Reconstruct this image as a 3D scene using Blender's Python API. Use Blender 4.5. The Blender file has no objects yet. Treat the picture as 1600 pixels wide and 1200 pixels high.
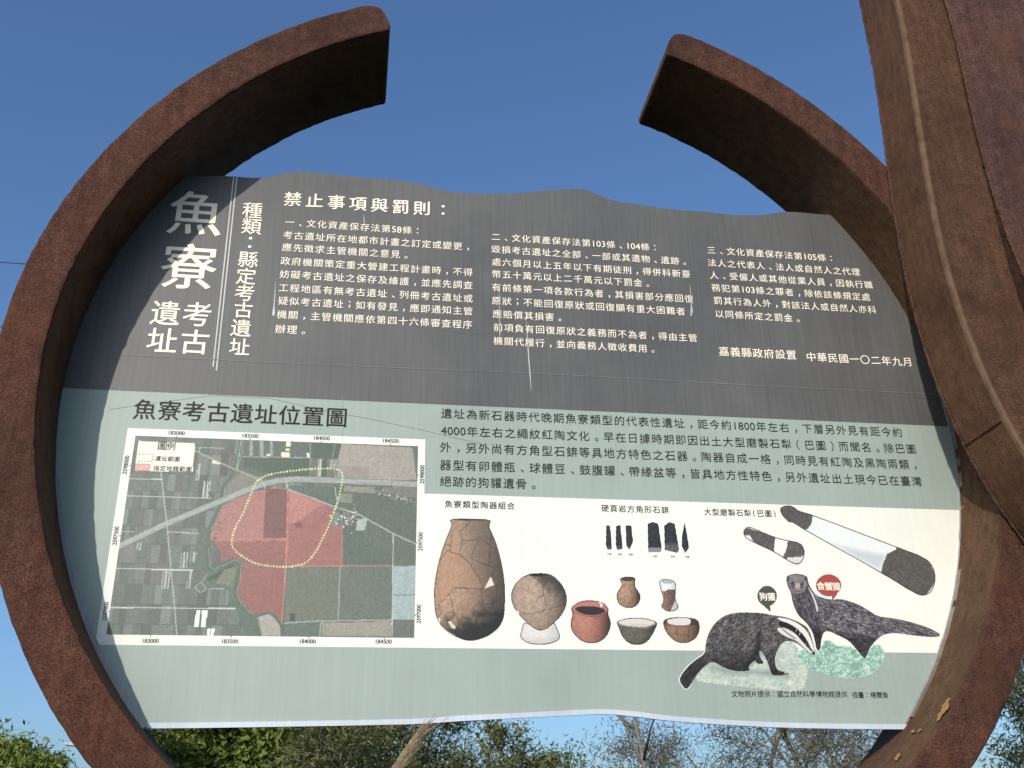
import bpy, bmesh, math, random
import numpy as np
from mathutils import Vector, Matrix, noise as mn

SC = bpy.context.scene
COL = SC.collection
random.seed(7)
RNG = np.random.default_rng(7)

# ------------------------------------------------------------------ camera, sky, sun, exposure
EYE = 1.6                                   # eye height; the sign's own datum (z = 0 in the survey) lies ZO above ground
F_PX = 1622.66                              # focal length for a 1600 px wide picture
CAM_R = np.array([[0.98870608, -0.14858982, -0.01952823],
                  [0.04603651, 0.42512582, -0.90396276],
                  [0.14262162, 0.89285447, 0.42716504]])      # rows: right, down, forward
CAM_C = np.array([-0.2539080, -3.1078937, -1.0324615])
ZO = EYE - CAM_C[2]

cam_d = bpy.data.cameras.new("camera")
cam = bpy.data.objects.new("camera", cam_d)
COL.objects.link(cam)
cam_d.sensor_width = 36.0
cam_d.lens = F_PX / 1600 * 36.0
cam_d.clip_start = 0.05
cam_d.clip_end = 2000
m = Matrix.Identity(4)
for i in range(3):
    m[i][0] = CAM_R[0][i]; m[i][1] = -CAM_R[1][i]; m[i][2] = -CAM_R[2][i]
m[0][3], m[1][3], m[2][3] = CAM_C[0], CAM_C[1], CAM_C[2] + ZO
cam.matrix_world = m
SC.camera = cam

SUN_D = Vector((0.560, 1.0, -0.579)).normalized()              # direction the sunlight travels
sun_el = math.asin(-SUN_D.z)
sun_az = math.atan2(-SUN_D.x, -SUN_D.y)                        # clockwise from +Y
w = bpy.data.worlds.new("World"); SC.world = w; w.use_nodes = True
nt = w.node_tree
for n in list(nt.nodes): nt.nodes.remove(n)
sky = nt.nodes.new("ShaderNodeTexSky"); sky.sky_type = 'NISHITA'; sky.sun_disc = False
sky.sun_elevation = sun_el; sky.sun_rotation = sun_az
sky.altitude = 0; sky.air_density = 1.12; sky.dust_density = 2.3; sky.ozone_density = 7.0
bg = nt.nodes.new("ShaderNodeBackground"); bg.inputs[1].default_value = 0.15
wo = nt.nodes.new("ShaderNodeOutputWorld")
nt.links.new(sky.outputs[0], bg.inputs[0]); nt.links.new(bg.outputs[0], wo.inputs[0])

sun_l = bpy.data.lights.new("sun", 'SUN'); sun_l.energy = 3.25; sun_l.angle = math.radians(0.5); sun_l.color = (1.0, 0.95, 0.86)
sun = bpy.data.objects.new("sun", sun_l); COL.objects.link(sun)
sun.rotation_euler = SUN_D.to_track_quat('-Z', 'Y').to_euler(); sun.location = (-6, -10, 12)

SC.view_settings.view_transform = 'Standard'; SC.view_settings.look = 'None'
SC.view_settings.exposure = 0.12; SC.view_settings.gamma = 1.0

# ------------------------------------------------------------------ helpers
def lin(c, k=1.0):
    c = np.asarray(c, float) / 255.0
    return np.where(c <= 0.04045, c / 12.92, ((c + 0.055) / 1.055) ** 2.4) * k
KP = 0.87                                    # photographed value -> printed reflectance

def ray(pt):
    return CAM_R.T @ np.array([(pt[0] - 800) / F_PX, (pt[1] - 600) / F_PX, 1.0])
def onplane(pt, y=0.0):                      # survey point of the photo -> (x, z) on the upright plane y
    d = ray(pt); t = (y - CAM_C[1]) / d[1]; P = CAM_C + t * d
    return np.array([P[0], P[2]])
def topx(x, z, y=0.0):                       # board position -> survey coordinates (arrays)
    X = np.stack([x - CAM_C[0], np.full_like(x, y - CAM_C[1]), z - CAM_C[2]], -1) @ CAM_R.T
    return 800 + F_PX * X[..., 0] / X[..., 2], 600 + F_PX * X[..., 1] / X[..., 2]

def mesh_obj(name, verts, faces, mat=None, parent=None, smooth=False, world=True, mats=None, midx=None):
    me = bpy.data.meshes.new(name)
    v = np.asarray(verts, float).reshape(-1, 3).copy()
    if parent is not None and world:
        v -= np.array(parent.location)
    me.from_pydata(v.tolist(), [], faces)
    if mats:
        for mm in mats: me.materials.append(mm)
        if midx is not None: me.polygons.foreach_set("material_index", np.asarray(midx, np.int32))
    elif mat: me.materials.append(mat)
    if smooth: me.polygons.foreach_set("use_smooth", np.ones(len(me.polygons), bool))
    me.update()
    o = bpy.data.objects.new(name, me); COL.objects.link(o)
    if parent is not None: o.parent = parent
    return o
def root(name, loc, label, cat, group=None):
    o = bpy.data.objects.new(name, None); COL.objects.link(o); o.location = loc; o.empty_display_size = 0.2
    return tag(o, label, cat, group)
def tag(o, label=None, cat=None, group=None, kind=None):
    if label: o["label"] = label
    if cat: o["category"] = cat
    if group: o["group"] = group
    if kind: o["kind"] = kind
    return o

class N:                                     # tiny node-tree helper
    def __init__(s, name):
        s.m = bpy.data.materials.new(name); s.m.use_nodes = True; s.t = s.m.node_tree
        s.b = s.t.nodes["Principled BSDF"]
        s.tc = s.t.nodes.new("ShaderNodeNewGeometry")
    def new(s, t, **k):
        n = s.t.nodes.new(t)
        for a, b in k.items(): setattr(n, a, b)
        return n
    def link(s, a, b): s.t.links.new(a, b)
    def noise(s, scale, detail=4, rough=0.55, stretch=None):
        n = s.new("ShaderNodeTexNoise"); n.inputs["Scale"].default_value = scale
        n.inputs["Detail"].default_value = detail; n.inputs["Roughness"].default_value = rough
        if stretch:
            mp = s.new("ShaderNodeMapping"); mp.inputs["Scale"].default_value = stretch
            s.link(s.tc.outputs["Position"], mp.inputs["Vector"]); s.link(mp.outputs[0], n.inputs["Vector"])
        else: s.link(s.tc.outputs["Position"], n.inputs["Vector"])
        return n.outputs["Fac"]
    def ramp(s, fac, stops):
        r = s.new("ShaderNodeValToRGB"); e = r.color_ramp.elements
        while len(e) > 2: e.remove(e[-1])
        for i, (p, c) in enumerate(stops):
            el = e[i] if i < 2 else e.new(p)
            el.position = p; el.color = (*c, 1)
        s.link(fac, r.inputs[0]); return r.outputs[0]
    def mix(s, fac, a, b, mode='MIX'):
        n = s.new("ShaderNodeMix", data_type='RGBA', blend_type=mode)
        for i, v in ((0, fac), (6, a), (7, b)):
            if isinstance(v, (int, float)): n.inputs[i].default_value = v
            elif isinstance(v, (tuple, list, np.ndarray)): n.inputs[i].default_value = (*v[:3], 1)
            else: s.link(v, n.inputs[i])
        return n.outputs[2]
    def bump(s, h, strength, dist):
        b = s.new("ShaderNodeBump"); b.inputs["Strength"].default_value = strength; b.inputs["Distance"].default_value = dist
        s.link(h, b.inputs["Height"]); s.link(b.outputs[0], s.b.inputs["Normal"])
    def out(s, col, rough=0.8, spec=0.3):
        if isinstance(col, (tuple, list, np.ndarray)): s.b.inputs["Base Color"].default_value = (*col[:3], 1)
        else: s.link(col, s.b.inputs["Base Color"])
        if isinstance(rough, float): s.b.inputs["Roughness"].default_value = rough
        else: s.link(rough, s.b.inputs["Roughness"])
        s.b.inputs["Specular IOR Level"].default_value = spec
        return s.m

def rust(name, dark, mid, light, grain=160, bump=0.7, wear=None):
    n = N(name)
    big = n.noise(3.5, 5, 0.6); med = n.noise(24, 5, 0.65); fine = n.noise(grain, 3, 0.7); speck = n.noise(grain * 2.6, 2, 0.6)
    c = n.ramp(fine, [(0.36, dark), (0.50, mid), (0.64, light)])
    c = n.mix(n.ramp(big, [(0.35, (0, 0, 0)), (0.7, (1, 1, 1))]), c, n.mix(0.5, c, tuple(np.array(mid) * 0.62)), 'MIX')
    c = n.mix(0.55, c, n.ramp(med, [(0.3, (0.45, 0.40, 0.38)), (0.7, (1.25, 1.2, 1.15))]), 'MULTIPLY')
    c = n.mix(n.ramp(speck, [(0.72, (0, 0, 0)), (0.80, (0.6, 0.6, 0.6))]), c, tuple(np.array(light) * 1.7))
    run = n.noise(1.0, 5, 0.65, (34, 34, 2.2))                         # rain runs
    c = n.mix(0.6, c, n.ramp(run, [(0.32, (0.62, 0.56, 0.52)), (0.55, (1.0, 1.0, 1.0)), (0.74, (1.28, 1.2, 1.1))]), 'MULTIPLY')
    blot = n.noise(1.6, 4, 0.6)
    c = n.mix(0.5, c, n.ramp(blot, [(0.38, (0.55, 0.50, 0.47)), (0.50, (1.0, 1.0, 1.0)), (0.66, (1.3, 1.12, 0.95))]), 'MULTIPLY')
    pat = n.noise(7, 3, 0.5)
    c = n.mix(n.ramp(pat, [(0.56, (0, 0, 0)), (0.70, (0.45,) * 3)]), c, n.mix(0.5, c, (0.15, 0.062, 0.030)))
    if wear is not None:
        a = n.new("ShaderNodeAttribute", attribute_name="wear")
        wn = n.mix(1.0, a.outputs["Color"], n.ramp(med, [(0.25, (0.25,) * 3), (0.6, (1,) * 3)]), 'MULTIPLY')
        c = n.mix(wn, c, wear)
    mx = n.new("ShaderNodeMath", operation='ADD'); n.link(fine, mx.inputs[0]); n.link(med, mx.inputs[1])
    n.bump(mx.outputs[0], bump, 0.006)
    return n.out(c, 0.88, 0.18)
R_FACE = rust("rusted steel face", (0.034, 0.013, 0.009), (0.100, 0.046, 0.032), (0.160, 0.086, 0.064), 300, 0.75)
R_WALL = rust("rusted steel inner wall", (0.048, 0.024, 0.013), (0.124, 0.070, 0.038), (0.178, 0.108, 0.062), 280, 0.35)
R_BEAM = rust("rusted steel beam", (0.040, 0.019, 0.011), (0.104, 0.053, 0.030), (0.150, 0.085, 0.051), 280, 0.4, wear=(0.128, 0.080, 0.050))
R_BEAMW = rust("rusted steel beam side", (0.052, 0.025, 0.014), (0.140, 0.073, 0.041), (0.190, 0.108, 0.064), 280, 0.35, wear=(0.150, 0.094, 0.060))
R_BLADE = rust("rusted steel blade", (0.038, 0.018, 0.015), (0.098, 0.051, 0.042), (0.140, 0.082, 0.070), 230, 0.5)
R_BEAD = rust("weld bead", (0.045, 0.020, 0.014), (0.10, 0.052, 0.036), (0.16, 0.09, 0.065), 120, 0.9)

def printed(name, col=None, attr=False, streak=0.10, rough=0.46, spec=0.4, blotch=0.06):
    n = N(name)
    st = n.noise(1.0, 4, 0.7, (260, 1, 5)); st2 = n.noise(1.0, 3, 0.6, (60, 1, 1.6)); bl = n.noise(2.2, 4, 0.6)
    base = n.new("ShaderNodeAttribute", attribute_name="Col").outputs["Color"] if attr else col
    c = n.mix(1.0, base, n.ramp(st, [(0.25, (1 - streak,) * 3), (0.75, (1 + streak,) * 3)]), 'MULTIPLY')
    c = n.mix(1.0, c, n.ramp(st2, [(0.3, (1 - streak * .6,) * 3), (0.7, (1 + streak * .6,) * 3)]), 'MULTIPLY')
    c = n.mix(1.0, c, n.ramp(bl, [(0.3, (1 - blotch,) * 3), (0.7, (1 + blotch,) * 3)]), 'MULTIPLY')
    sp = n.noise(55, 2, 0.5)
    c = n.mix(n.ramp(sp, [(0.79, (0, 0, 0)), (0.82, (0.5, 0.5, 0.5))]), c, (0.25, 0.24, 0.22))
    rr = n.ramp(bl, [(0.3, (rough - .06,) * 3), (0.7, (rough + .1,) * 3)])
    return n.out(c, rr, spec)
P_DARK = printed("printed dark grey film", lin((88, 87, 85)), streak=0.17, blotch=0.13)
P_GREEN = printed("printed sage green film", lin((160, 173, 163), KP), streak=0.06, blotch=0.07)
P_WHITE = printed("printed cream white film", lin((240, 240, 228), KP), streak=0.035, blotch=0.035)
P_CREAM = printed("cream lettering", lin((255, 243, 218)), streak=0.06)
P_PALE = printed("pale lettering", lin((205, 205, 198), KP), streak=0.12)
P_BLACK = printed("black lettering", lin((26, 28, 28)), streak=0.10, spec=0.2)
P_ART = printed("printed picture", attr=True, streak=0.035, blotch=0.03)
P_LIP = printed("white panel edge", lin((200, 208, 216), KP), streak=0.08, blotch=0.12)
P_TRIM = printed("grey edge trim", lin((165, 168, 165), KP), streak=0.2, blotch=0.25)
P_PLATE = printed("aluminium panel core", (0.35, 0.36, 0.37), streak=0.05)
P_SEAL = printed("clear sealant strip", (0.20, 0.16, 0.12), streak=0.35, rough=0.3, blotch=0.4)

# ------------------------------------------------------------------ ground
gn = N("dry grass ground")
gc = gn.ramp(gn.noise(0.35, 6, 0.65), [(0.3, (0.022, 0.030, 0.010)), (0.55, (0.036, 0.042, 0.015)), (0.75, (0.060, 0.054, 0.026))])
gc = gn.mix(0.5, gc, gn.ramp(gn.noise(9, 4, 0.7), [(0.3, (0.5, 0.5, 0.5)), (0.7, (1.3, 1.3, 1.3))]), 'MULTIPLY')
gn.bump(gn.noise(14, 4, 0.7), 0.8, 0.08)
G_MAT = gn.out(gc, 0.95, 0.1)
gv, gf = [], []
gx = np.concatenate([-np.geomspace(900, 12, 12), np.linspace(-10, 10, 21), np.geomspace(12, 900, 12)])
for yy in gx:
    for xx in gx:
        far = max(0.0, min(1.0, (math.hypot(xx, yy) - 6) / 20))
        gv.append((xx, yy, 0.12 * far * mn.noise(Vector((xx * .11, yy * .11, 0)))))
k = len(gx)
for j in range(k - 1):
    for i in range(k - 1): gf.append((j * k + i, j * k + i + 1, (j + 1) * k + i + 1, (j + 1) * k + i))
tag(mesh_obj("ground", gv, gf, G_MAT, smooth=True), kind="structure")

# ------------------------------------------------------------------ swept steel
def sweep(name, path, nrm, thick, yf, yr, mats, parent, bev=0.010, amp=0.0022, ends=(0, 0), wear_corner=False, seed=0.0, zo=ZO):
    """box section swept along an upright path; path = outer line (x, z), nrm = inward normal; slots: 0 front, 1 inner wall, 2 outer wall, 3 back"""
    path = np.asarray(path); nrm = np.asarray(nrm); n = len(path)
    seg = np.r_[0, np.cumsum(np.hypot(*np.diff(path, axis=0).T))]
    L = seg[-1]
    thick = np.broadcast_to(np.asarray(thick, float), (n,))
    V, wear, secN = [], [], None
    for i in range(n):
        t = thick[i]; s0 = seg[i]; s1 = L - seg[i]
        qo, qi = 0.0, t
        for s, rc in ((s0, ends[0]), (s1, ends[1])):
            if rc and s < rc:
                d = rc - math.sqrt(max(0, rc * rc - (rc - s) ** 2)); qo = max(qo, d)
            rs = rc * 0.35
            if rc and s < rs:
                qi = min(qi, t - (rs - math.sqrt(max(0, rs * rs - (rs - s) ** 2))))
        b = min(bev, (qi - qo) * 0.3)
        D = yr - yf
        e = b * 1.7
        sec = [(qo + b, yf, 1, 0), (qo + e, yf, 0, 0), (qo + (qi - qo) * .3, yf, 0, 0), (qo + (qi - qo) * .5, yf, 0, 0), (qo + (qi - qo) * .75, yf, 0, 0), (qi - e, yf, 0, 0), (qi - b, yf, 1, 0),
               (qi - b * .3, yf + b * .3, 2, 0), (qi, yf + b, 1, 1), (qi, yf + e, 0, 1), (qi, yf + D * .3, 0, 1), (qi, yf + D * .6, 0, 1), (qi, yr - b, 1, 1),
               (qi - b * .3, yr - b * .3, 2, 1), (qi - b, yr, 1, 3), (qo + b, yr, 1, 3), (qo + b * .3, yr - b * .3, 2, 3), (qo, yr - b, 1, 2), (qo, yr - e, 0, 2),
               (qo, yf + D * .6, 0, 2), (qo, yf + D * .3, 0, 2), (qo, yf + e, 0, 2), (qo, yf + b, 1, 2), (qo + b * .3, yf + b * .3, 2, 2)]
        secN = len(sec)
        for (q, y, cr, _s) in sec:
            p = path[i] + nrm[i] * q
            v = Vector((p[0] * 26 + seed, y * 26, p[1] * 26))
            a = amp * (0.5 + 0.55 * cr)
            dq = a * (mn.noise(v) + 0.7 * mn.noise(v * 2.9))
            dy = a * 0.7 * mn.noise(v * 1.7 + Vector((9, 3, 1)))
            p = p + nrm[i] * dq
            V.append((p[0], y + dy, p[1] + zo))
            wear.append(1.0 if (wear_corner and abs(y - yf) < b * 1.01 and q < qo + b * 1.05) else 0.0)
    slots = [x[3] for x in sec]
    Fc, mi = [], []
    for i in range(n - 1):
        for k in range(secN):
            a, b2 = i * secN + k, i * secN + (k + 1) % secN
            Fc.append((a, a + secN, b2 + secN, b2)); mi.append(slots[k])
    Fc.append(tuple(range(secN))); mi.append(1)
    Fc.append(tuple(reversed(range((n - 1) * secN, n * secN)))); mi.append(1)
    o = mesh_obj(name, V, Fc, parent=parent, mats=mats, midx=mi, smooth=True)
    o.data.set_sharp_from_angle(angle=math.radians(28))
    if wear_corner:
        ca = o.data.color_attributes.new("wear", 'FLOAT_COLOR', 'POINT')
        ww = np.repeat(np.array(wear)[:, None], 4, 1).astype(np.float32); ca.data.foreach_set("color", ww.ravel())
    return o

RCX, RCZ, RI, RO, D1, D2 = 0.3136, 0.3354, 1.4901, 1.6239, 0.2420, 0.1671
ring = root("steel_ring", (RCX, 0, ZO + RCZ - RO), "open ring of rough rusted steel holding the sign board, gap at its top", "sculpture")
a0, a1 = math.radians(70.5), math.radians(110.4 - 360)
aa = np.linspace(a0, a1, 1100)
ro = RO + 0.0025 * np.sin(aa * 7.0)
pth = np.stack([RCX + ro * np.cos(aa), RCZ + ro * np.sin(aa)], -1)
nr = -np.stack([np.cos(aa), np.sin(aa)], -1)
sweep("ring_band", pth, nr, RO - RI, -D1, D2, [R_FACE, R_WALL, R_FACE, R_FACE], ring, bev=0.009, amp=0.0016, ends=(0.055, 0.055))
# weld seams across the ring's inner wall and front face
def tube(pts, r, n=6, jit=0.0):
    pts = [Vector(p) for p in pts]; V, Fc = [], []
    for i, p in enumerate(pts):
        d = (pts[min(i + 1, len(pts) - 1)] - pts[max(i - 1, 0)]).normalized()
        u = d.orthogonal().normalized() if abs(d.z) > 0.9 else d.cross(Vector((0, 0, 1))).normalized(); v = d.cross(u)
        rr = (r[i] if hasattr(r, '__len__') else r) * (1 + jit * mn.noise(p * 60))
        for k in range(n):
            a = 2 * math.pi * k / n; V.append(tuple(p + u * (rr * math.cos(a)) + v * (rr * math.sin(a))))
    for i in range(len(pts) - 1):
        for k in range(n):
            a, b = i * n + k, i * n + (k + 1) % n; Fc.append((a, b, b + n, a + n))
    Fc.append(tuple(range(n))[::-1]); Fc.append(tuple(range((len(pts) - 1) * n, len(pts) * n)))
    return V, Fc
# orange flakes where the crust has come off the inner wall
FLAKE = N("bare orange rust"); FLAKE_M = FLAKE.out(FLAKE.ramp(FLAKE.noise(90, 3, 0.6), [(0.3, (0.22, 0.115, 0.045)), (0.7, (0.42, 0.245, 0.11))]), 0.9, 0.1)
def on_wall(pt, r=RI - 0.0045):
    d = ray(pt); ox, oz = CAM_C[0] - RCX, CAM_C[2] - RCZ
    A = d[0] ** 2 + d[2] ** 2; B = 2 * (ox * d[0] + oz * d[2]); Cc = ox * ox + oz * oz - r * r
    t = (-B + math.sqrt(B * B - 4 * A * Cc)) / (2 * A); P = CAM_C + t * d
    return (P[0], P[1], P[2] + ZO)
for poly in ([(1459, 1129), (1463, 1117), (1468, 1112), (1471, 1102), (1478, 1096), (1482, 1090), (1488, 1087), (1486, 1096), (1484, 1106), (1477, 1113), (1472, 1119), (1466, 1127)],
             [(1421, 1147), (1424, 1141), (1430, 1138), (1428, 1145)], [(1396, 1187), (1401, 1179), (1409, 1174), (1407, 1182), (1400, 1189)],
             [(1431, 1143), (1436, 1139), (1441, 1138), (1437, 1144)]):
    pp = []; cc = np.mean(poly, axis=0); poly = [tuple(cc + (np.array(p) - cc) * np.array([.72, .86])) for p in poly]
    for p_, q_ in zip(poly, poly[1:] + poly[:1]):
        for t in np.linspace(0, 1, 5)[:-1]: pp.append((p_[0] + (q_[0] - p_[0]) * t + random.uniform(-.9, .9), p_[1] + (q_[1] - p_[1]) * t + random.uniform(-.9, .9)))
    mesh_obj("rust_flake", [on_wall(p) for p in pp], [tuple(range(len(pp)))], FLAKE_M, ring)

# plinth under the ring (below the picture)
pl = root("concrete_plinth", (RCX, 0, 0), "low concrete plinth under the rusted steel ring", "plinth")
cn = N("plinth concrete"); C_MAT = cn.out(cn.ramp(cn.noise(12, 5, 0.6), [(0.3, (0.20, 0.19, 0.18)), (0.7, (0.32, 0.31, 0.29))]), 0.9, 0.2)
def box(x0, x1, y0, y1, z0, z1):
    return [(x0, y0, z0), (x1, y0, z0), (x1, y1, z0), (x0, y1, z0), (x0, y0, z1), (x1, y0, z1), (x1, y1, z1), (x0, y1, z1)], \
           [(0, 3, 2, 1), (4, 5, 6, 7), (0, 1, 5, 4), (1, 2, 6, 5), (2, 3, 7, 6), (3, 0, 4, 7)]
zb = ZO + RCZ - RO
v, f = box(RCX - .62, RCX + .62, -.30, .24, -0.05, zb - 0.10); mesh_obj("plinth_body", v, f, C_MAT, pl)
v, f = box(RCX - .70, RCX + .70, -.34, .28, zb - 0.10, zb + 0.055); mesh_obj("plinth_cap", v, f, C_MAT, pl)

# curved steel beam and the broad blade beside it
RIDGE = [(1400.6, 0), (1415.6, 75), (1425, 131), (1432.5, 187.5), (1444, 251), (1459, 326), (1470, 386), (1482, 448), (1507, 507), (1527, 557), (1547, 607), (1567, 653), (1600, 707)]
PURP = [(1477.5, 0), (1496, 75), (1511, 131), (1522.5, 187.5), (1534, 240), (1552, 300), (1571, 356), (1599, 427)]
def smooth_path(px, y, deg, top, bend, n=420):
    A = np.array([onplane(q, y) for q in px]); pf = np.polyfit(A[:, 1], A[:, 0], deg)
    z = np.linspace(A[0, 1], A[-1, 1], 120); P = np.stack([np.polyval(pf, z), z], -1)
    d0 = P[0] - P[1]; d0 /= np.hypot(*d0)                       # upwards
    up = [P[0] + d0 * s + np.array([0.05 * s * s, 0]) for s in np.linspace(top, 0.03, 60)]
    d1 = P[-1] - P[-2]; ang = math.atan2(d1[1], d1[0]); p = P[-1].copy(); dn = []
    while p[1] > -ZO - 0.25:                                    # carry on bending, then run straight into the ground
        ang = min(ang + 0.02 * bend, math.radians(-52)); p = p + 0.02 * np.array([math.cos(ang), math.sin(ang)]); dn.append(p.copy())
    Q = np.array(up + list(P) + dn)
    s = np.r_[0, np.cumsum(np.hypot(*np.diff(Q, axis=0).T))]; u = np.linspace(0, s[-1], n)
    Q = np.stack([np.interp(u, s, Q[:, 0]), np.interp(u, s, Q[:, 1])], -1)
    kk = np.ones(9) / 9
    for c in (0, 1):
        e = np.pad(Q[:, c], 4, mode='reflect', reflect_type='odd'); Q[:, c] = np.convolve(e, kk, 'valid')
    T = np.gradient(Q, axis=0); T /= np.hypot(*T.T)[:, None]
    return Q, np.stack([-T[:, 1], T[:, 0]], -1)                 # inward normal = to the right of the picture
Y2F, Y2R, Y3F, Y3R = -0.480, -0.252, -0.484, -0.256
Q2, N2 = smooth_path(RIDGE, Y2F, 4, 1.3, 0.75, 900)
Q3, N3 = smooth_path(PURP, Y3F, 3, 1.3, 0.62, 900)
th2 = []
for p, nn in zip(Q2, N2):
    x3 = np.interp(p[1], Q3[::-1, 1], Q3[::-1, 0])
    th2.append(min(0.232, max(0.08, (x3 - p[0]) * nn[0] - 0.003)))
th2 = np.convolve(np.pad(th2, 12, mode='edge'), np.ones(25) / 25, 'valid')
foot2 = Q2[-1]; foot3 = Q3[-1]
beam = root("curved_steel_beam", (foot2[0], -0.58, 0), "slim curved rusted steel beam with a pale worn ridge crossing the ring", "sculpture", None)
sweep("beam_body", Q2, N2, th2, Y2F, Y2R, [R_BEAM, R_BEAM, R_BEAMW, R_BEAM], beam, bev=0.011, amp=0.0016, wear_corner=True, seed=31.0)
blade = root("steel_monument", (foot3[0], -0.5, 0), "broad dark purple-brown steel blade standing beside the slim curved beam", "sculpture", None)
sweep("blade_body", Q3, N3, 0.42, Y3F, Y3R, [R_BLADE, R_BLADE, R_BLADE, R_BLADE], blade, bev=0.006, amp=0.0022, seed=77.0)
def bead(par, Q, off, y, r, name="weld_bead"):
    step = Q[::2]; V, Fc = tube([(q[0] + off, y, q[1] + ZO) for q in step], r, 6, 0.55)
    mesh_obj(name, V, Fc, R_BEAD, par, smooth=True)
bead(beam, Q2, 0.002, Y2R - 0.002, 0.0062)
bead(blade, Q3, 0.002, Y3F + 0.003, 0.0060)
zi = np.argmin(np.abs(Q2[:, 1] - onplane((1562, 653), Y2F)[1])); q = Q2[zi]
V, Fc = tube([(q[0] - 0.001, yy, q[1] + ZO) for yy in np.linspace(Y2F + .015, Y2R - .01, 14)], 0.0036, 6, 0.5)
mesh_obj("weld_seam", V, Fc, R_BEAD, beam, smooth=True)

# ------------------------------------------------------------------ sign board
board = root("sign_board", (RCX, 0, ZO - 0.66), "printed information board, dark grey above sage green, with map, pottery pictures and lettering", "sign")
TOP = [(300, 277), (350, 275), (395, 278), (420, 277), (440, 272), (455, 269), (470, 268), (490, 269.5), (520, 273), (560, 277), (600, 280), (640, 284), (662, 289), (680, 295), (700, 299), (720, 301),
       (750, 303), (780, 303), (805, 302), (830, 300), (855, 297.5), (880, 296), (900, 295), (915, 296), (925, 300), (935, 305), (948, 310), (960, 314), (980, 317.5), (1000, 320), (1040, 326), (1070, 329), (1100, 331),
       (1150, 336), (1180, 336.5), (1200, 335), (1225, 331), (1245, 331.5), (1270, 334), (1320, 338), (1345, 360), (1375, 405), (1400, 450)]
BOT = [(1420, 1139), (1330, 1138.5), (1250, 1137), (1200, 1135.5), (1150, 1133), (1100, 1130), (1060, 1127), (1030, 1124), (1000, 1120), (980, 1118), (960, 1116), (930, 1115.5), (900, 1117), (850, 1119.5), (800, 1122),
       (720, 1126), (680, 1129), (640, 1131), (550, 1133), (400, 1135.5), (300, 1137), (228, 1137.5)]
RB = RI + 0.006
def ang_of(p): return math.atan2(p[1] - RCZ, p[0] - RCX)
top = [onplane(p) for p in TOP]; bot = [onplane(p) for p in BOT]
aTL = ang_of(onplane((285, 279))); aBL = ang_of(onplane((226, 1137.5))); aBR = ang_of(bot[0])
aTR = ang_of(onplane((1432, 520)))
def arc(a, b, n, r=RB):
    if b < a: b += 2 * math.pi
    return [np.array([RCX + r * math.cos(t), RCZ + r * math.sin(t)]) for t in np.linspace(a, b, n)]
left_arc = arc(aTL, aBL, 80); right_arc = arc(aBR, aTR, 60)         # both run anticlockwise
outline = left_arc + bot[::-1] + right_arc + top[::-1]               # anticlockwise seen from the front
def sheet(name, poly, y, mat, thick=0.0, edge=None):
    n = len(poly); V = [(p[0], y, p[1] + ZO) for p in poly]; Fc = [tuple(range(n))]; mi = [0]
    if thick:
        V += [(p[0], y + thick, p[1] + ZO) for p in poly]; Fc.append(tuple(range(2 * n - 1, n - 1, -1))); mi.append(1)
        for i in range(n): j = (i + 1) % n; Fc.append((i, i + n, j + n, j)); mi.append(1)
    me = mesh_obj(name, V, Fc, None if edge else mat, board, mats=[mat, edge] if edge else None, midx=mi if edge else None)
    bm = bmesh.new(); bm.from_mesh(me.data)
    bmesh.ops.triangulate(bm, faces=[f for f in bm.faces if len(f.verts) > 4]); bmesh.ops.recalc_face_normals(bm, faces=bm.faces) if thick else None
    bm.to_mesh(me.data); bm.free()
    return me
sheet("panel", outline, 0.0, P_PLATE, 0.016, P_LIP)
# boundary of the two printed fields
zA, zB = onplane((95, 603)), onplane((1475, 668)); zmid = (zA[1] + zB[1]) / 2 - 0.001
def clip(poly, z, above):
    out = []
    for i in range(len(poly)):
        p, q = poly[i], poly[(i + 1) % len(poly)]; ip, iq = (p[1] >= z) == above, (q[1] >= z) == above
        if ip: out.append(p)
        if ip != iq: t = (z - p[1]) / (q[1] - p[1]); out.append(p + t * (q - p))
    return out
def inset_bottom(poly, dz):                                              # leave the white lip free along the bottom edge
    bz = np.array(sorted([(p[0], p[1]) for p in bot]))
    return [np.array([p[0], max(p[1], np.interp(p[0], bz[:, 0], bz[:, 1]) + dz)]) for p in poly]
inner = [RI_ for RI_ in outline]
sheet("dark_field", clip(inner, zmid, True), -0.0004, P_DARK)
sheet("green_field", clip(inset_bottom(inner, 0.0145), zmid - 0.0005, False), -0.0004, P_GREEN)
# white lip along the bottom edge, slightly proud
lip_top = [np.array([p[0], p[1] + 0.0135]) for p in bot]
lipV, lipF = [], []
for p, q in zip(bot, lip_top):
    lipV += [(p[0], -0.004, p[1] - 0.0015 + ZO), (q[0], -0.0035, q[1] + ZO + 0.0012 * mn.noise(Vector((q[0] * 9, 0, 0)))), (q[0], -0.0002, q[1] + ZO), (p[0], -0.0002, p[1] - 0.0015 + ZO)]
for i in range(len(bot) - 1):
    for k in range(4):
        a, b = i * 4 + k, i * 4 + (k + 1) % 4; lipF.append((a, a + 4, b + 4, b))
mesh_obj("bottom_lip", lipV, lipF, P_LIP, board)
def strip(name, angs, r0, r1, y, mat, wob=0.002, seed=0):
    V, Fc = [], []
    for i, t in enumerate(angs):
        w_ = wob * mn.noise(Vector((t * 30, seed, 0)))
        for r, yy in ((r1, y), (r0 + w_, y), (r0 + w_, -0.0005), (r1, -0.0005)):
            V.append((RCX + r * math.cos(t), yy, RCZ + r * math.sin(t) + ZO))
    for i in range(len(angs) - 1):
        for k in range(3): a = i * 4 + k; Fc.append((a, a + 4, a + 5, a + 1))
    mesh_obj(name, V, Fc, mat, board)
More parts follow.
